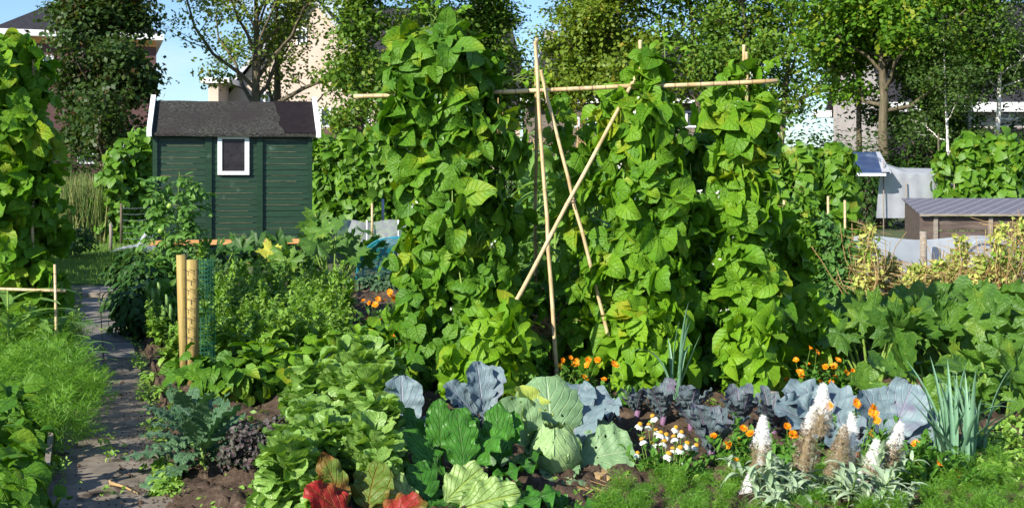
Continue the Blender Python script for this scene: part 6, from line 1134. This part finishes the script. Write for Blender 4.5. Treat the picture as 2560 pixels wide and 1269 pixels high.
# leeks
def leek(px, py, n, L, label, seed, fan=.35, name='leek_clump'):
    loc = G(px, py); rng = rn(seed); root = thing(name, loc, label, 'leeks')
    g = Geo(); 
    for i in range(n):
        a = rng.uniform(0, 2 * PI); e0 = 1.57 - abs(rng.normal(0, fan)); l = L * rng.uniform(.65, 1.1); bx = rng.normal(0, .05 if n > 12 else .015, 2)
        v, q_, u = blade(l, .025, STRAP, 16, 2, e0=e0, droop=rng.uniform(0, .5) if rng.uniform() < .8 else rng.uniform(1.5, 2.6), dexp=2.5, fold=.8, rng=rng); g.add(rotz(v, a, (bx[0], bx[1], .05)), q_, u, rng.uniform(0, 1))
    obj('leaves', g, M['leek'], root); gs = Geo()
    for i in range(3 if n > 12 else 1): x = rng.normal(0, .03); tube(gs, [(x, 0, 0), (x, 0, .1)], [.014, .012], 7)
    obj('shaft', gs, M['silver'], root)
leek(1690, 1020, 9, .66, 'tall leek standing before the second bean tower', 51, .22)
leek(2385, 1190, 30, .56, 'fanning leek clump at the right among the weeds', 52, .38)
leek(2445, 1150, 9, .5, 'thin leek just behind the fanning clump', 53, .5)
# ================================================================== CARROTS
def frond_t(seed, n=6, m_=3, ls=.15):
    rng = rn(seed); V = []; Q = []; U = []; b = 0; t = np.linspace(0, 1, n + 1); ang = 1.2 - 1.3 * t; y = np.cumsum(np.cos(ang)) / n; z = np.cumsum(np.sin(ang)) / n
    tb = blade(1, 1.0, OVAL, 1, 1, e0=0, droop=.3)
    def put(pos, d, nrm, s_):
        nonlocal b
        Fm = frame(np.array([nrm], float), np.array([d], float))[0] * s_; V.append(tb[0] @ Fm.T + pos); Q.append(tb[1] + b); U.append(tb[2]); b += 4
    for i in range(n): p0 = np.array([0, y[i], z[i]]); p1 = np.array([0, y[i + 1], z[i + 1]]); put(p0, p1 - p0, [1, 0, .1], np.linalg.norm(p1 - p0) * np.array([.07, 1, 1]))
    for i in range(2, n + 1):
        f = (i - 2) / (n - 2); L = .34 * (1 - .75 * f) + .03; p = np.array([0, y[i], z[i]]); tg = unit(np.array([0, math.cos(ang[i]), math.sin(ang[i])])); up = np.array([0, -tg[2], tg[1]])
        for s_ in (-1, 1):
            d = unit(np.array([s_ * 1., 0, 0]) + tg * .7 + rng.normal(0, .12, 3))
            for j in range(m_):
                pj = p + d * L * (j + .6) / m_
                for s2 in (-1, 0, 1): dd = unit(d * .8 + tg * s2 * .9 + up * rng.normal(0, .35)); put(pj, dd, up + rng.normal(0, .55, 3), ls * (1 - .35 * j / m_) * np.array([.8, 1, 1]))
    return np.vstack(V), np.vstack(Q), np.vstack(U)
T_FR = [frond_t(1), frond_t(2), frond_t(3)]; T_FR2 = [frond_t(4, 6, 2, .19), frond_t(5, 6, 2, .19)]
def carrot(seed, label, group, tf=None):
    rng = rn(seed); root = thing('carrot_plant', (0, 0, 0), label, 'carrots', group); g = Geo(); n = 15; a = rng.uniform(0, 2 * PI, n); d = np.stack([np.cos(a), np.sin(a), rng.uniform(.0, 1.0, n)], -1); nn = np.stack([-np.cos(a) * .8, -np.sin(a) * .8, np.ones(n)], -1) + rng.normal(0, .2, (n, 3))
    leaves(g, tf or T_FR, rng.normal(0, .02, (n, 3)) * [1, 1, 0], nn, d, rng.uniform(.24, .36, n), rng); obj('foliage', g, M['carrot'], root); return root
CA = [carrot(80 + i, 'feathery carrot top in the thick patch spilling onto the path', 'carrot tops beside the path') for i in range(3)]; cak = [children(c) for c in CA]; rng = rn(83); cnt = 0
for Y in np.linspace(6.7, 10.2, 12):
    a = np.interp(Y, [6.7, 7.4, 10.2], [135, 10, -60]); b = np.interp(Y, [6.7, 7.5, 8.5, 10.2], [245, 265, 215, 180])
    for px in np.arange(a, b, 450 / Y):
        loc = GX(px + rng.uniform(-12, 12), Y + rng.uniform(-.1, .1)); sc = rng.uniform(.75, 1.25)
        if cnt < 3: CA[cnt].location = tuple(loc); CA[cnt].scale = (sc,) * 3
        else: dup(CA[cnt % 3], loc, rng.uniform(0, 6), sc, kids=cak[cnt % 3])
        cnt += 1
CB = [carrot(86 + i, 'small feathery carrot top in the low green strip along the bottom right', 'small carrot tops along the front', T_FR2) for i in range(2)]; cbk = [children(c) for c in CB]; cnb = 0
for Y in np.linspace(5.2, 6.15, 9):
    a = np.interp(Y, [5.25, 5.9, 6.25], [1490, 1560, 1780]); b = 2640
    for px in np.arange(a, b, 400 / Y):
        if Y > 5.95 and 1800 > px: continue
        if 5.45 < Y < 5.85 and 1850 < px < 2250: continue
        loc = GX(px + rng.uniform(-18, 18), Y + rng.uniform(-.07, .07)); sc = rng.uniform(.2, .42); sc *= 1.15
        if cnb < 2: CB[cnb].location = tuple(loc); CB[cnb].scale = (sc,) * 3
        else: dup(CB[cnb % 2], loc, rng.uniform(0, 6), sc, kids=cbk[cnb % 2])
        cnb += 1
# weeds at right front
for i, (px, py) in enumerate([(2420, 1225), (2490, 1190), (2545, 1160), (2300, 1215), (2540, 1100), (2460, 1130), (2560, 1210), (2380, 1150), (2250, 1180)]): bush('chickweed_clump', 'low soft weed clump among the leeks and carrots at the right edge', 'weeds', G(px, py), .24, .2, .13, 330, .05, 'weed', 360 + i, 'weed clumps by the leeks')
# front left bush beans
for i, (px, py, r_, n, lb) in enumerate([(-10, 1120, .28, 120, 'dark leafy bush bean in the left corner, behind the front one'), (0, 1250, .2, 80, 'broad leafed bush bean nearest the camera at the left edge'), (-60, 1180, .3, 120, 'bush bean cut by the left picture edge'), (0, 1040, .22, 70, 'bush bean at the head of the plank edged bed'), (-10, 1330, .22, 70, 'bush bean cut by the bottom left corner')]):
    bush('bush_bean_plant', lb, 'bean plant', G(px, py), r_, .24, .3, n, .13, 'bean', 370 + i, 'bush beans of the plank edged bed', tm=T_BEAN)
# strap leafed plants left
for i, (px, Y, sc, lb) in enumerate([(25, 9.2, .95, 'broad strap leafed corn seedling at the left edge'), (75, 9.5, .8, 'broad strap leafed corn seedling below the crossed sticks'), (150, 9.4, .62, 'corn seedling leaning over the path'), (195, 9.0, .45, 'small corn seedling nearest the path')]): c_ = dup(cp[i % 3], GX(px, Y), i * 2., (sc * .9, sc * .9, sc * .42), lb, kids=[k_ for k_ in ck[i % 3] if 'tassel' not in k_.name]); c_['group'] = 'corn seedlings beside the path'
# creeping greens on the path edge
for i, (px, py) in enumerate([(420, 1235), (400, 1180), (395, 1000), (372, 960), (450, 1060)]): bush('grass_tuft', 'small grass tuft at the path edge by the kale', 'grass tuft', G(px, py), .1, .08, .09, 90, .05, 'weed', 380 + i, 'grass tufts on the path edge')

# unseen bean row added past the left edge to shade lawn and path
loc = np.array([-9.0, 15, 0]); root = thing('added_bean_row', loc, 'unseen bean row added beyond the left picture edge to shade lawn and path', 'bean plant')
rng = rn(99); n = 3600; t = rng.uniform(0, 1, n); p = np.stack([-7.3 - 3.3 * t + rng.normal(0, .25, n), 9.6 + 11.5 * t, rng.uniform(.1, 2.9, n) * (1 - .25 * np.abs(np.sin(t * 31)))], -1) - loc; g = Geo(); leaves(g, T_BEANFAR, p, rng.normal(0, .5, (n, 3)) + [.2, -.4, .5], rng.normal(0, .4, (n, 3)) + [0, 0, -1], rng.uniform(.17, .28, n), rng); obj('foliage', g, M['bean_far'], root)
g = Geo()
for i in range(12): x = -7.3 - 3.3 * i / 11; y = 9.6 + 11.5 * i / 11; tube(g, np.array([(x, y, 0), (x, y, 2.8)]) - loc, .015, 5)
obj('poles', g, M['bamboo'], root)

# leafy fill between and behind the towers
for i, (px, Y, rx, h, n, mt, lb) in enumerate([(1300, 9.9, .3, .75, 420, 'bean', 'leafy bean bush behind the upright cane'), (1420, 10.3, .4, .9, 620, 'pea', 'dense green bush filling the gap behind the crossing canes'), (1500, 9.9, .3, .6, 380, 'bean', 'leafy bean bush beside the slanting cane foot'), (1360, 11.2, .5, 1.3, 800, 'pea', 'tall green bush among the corn stalks'), (1480, 11.5, .45, 1.4, 800, 'pea', 'tall green bush behind the corn nearest the second tower'), (1745, 9.9, .3, .6, 420, 'bean', 'low bean bush in the gap behind the tall leek'), (1760, 11.0, .45, 1.0, 700, 'pea', 'green bush in the gap between second and third tower'), (1640, 10.6, .5, 1.2, 500, 'pea', 'green bush right behind the second tower'), (1560, 9.3, .25, .45, 260, 'bean_lime', 'lime bean bush at the second tower foot'), (1760, 8.9, .22, .35, 220, 'herb', 'small herb patch between the second and third tower feet'), (1690, 8.9, .2, .35, 200, 'bean_lime', 'lime bean bush behind the tall leek'), (1300, 8.9, .22, .4, 200, 'bean', 'small bean bush between tallest tower and dried plant')]):
    bush('leafy_bush', lb, 'leafy plant', GX(px, Y), rx, .3, h, n, .11 if mt != 'pea' else .09, mt, 620 + i, 'leafy bushes between the towers', tm=T_BEAN if mt.startswith('bean') else T_OV)

# string ties where the canes cross
M['string'] = solid('dark_string', (.05, .045, .04), (.12, .1, .08), rough=.8, bump=0)
for i, (px, py, Y, lb) in enumerate([(1344, 224, 8.74, 'dark string binding the first cane pair to the level bar'), (1600, 212, 8.72, 'dark string binding the second cane pair to the level bar'), (1864, 205, 8.7, 'dark string binding the third cane pair to the level bar'), (1432, 503, 8.45, 'dark string where the two slanting canes cross')]):
    c = P(px, py, Y); g = Geo(); th = np.linspace(0, 6 * PI, 40); rr = .027 if i < 3 else .022; tube(g, np.stack([rr * np.cos(th), rr * np.sin(th), .014 * np.sin(th * .33) + .004 * np.sin(th * 5)], -1), .0035, 4); tube(g, curve((0, -.027, 0), (.02, -.03, -.06), 0, 4), .0028, 4)
    tag(obj('string_tie', g, M['string'], loc=c), lb, 'string', 'string ties of the bean frames')
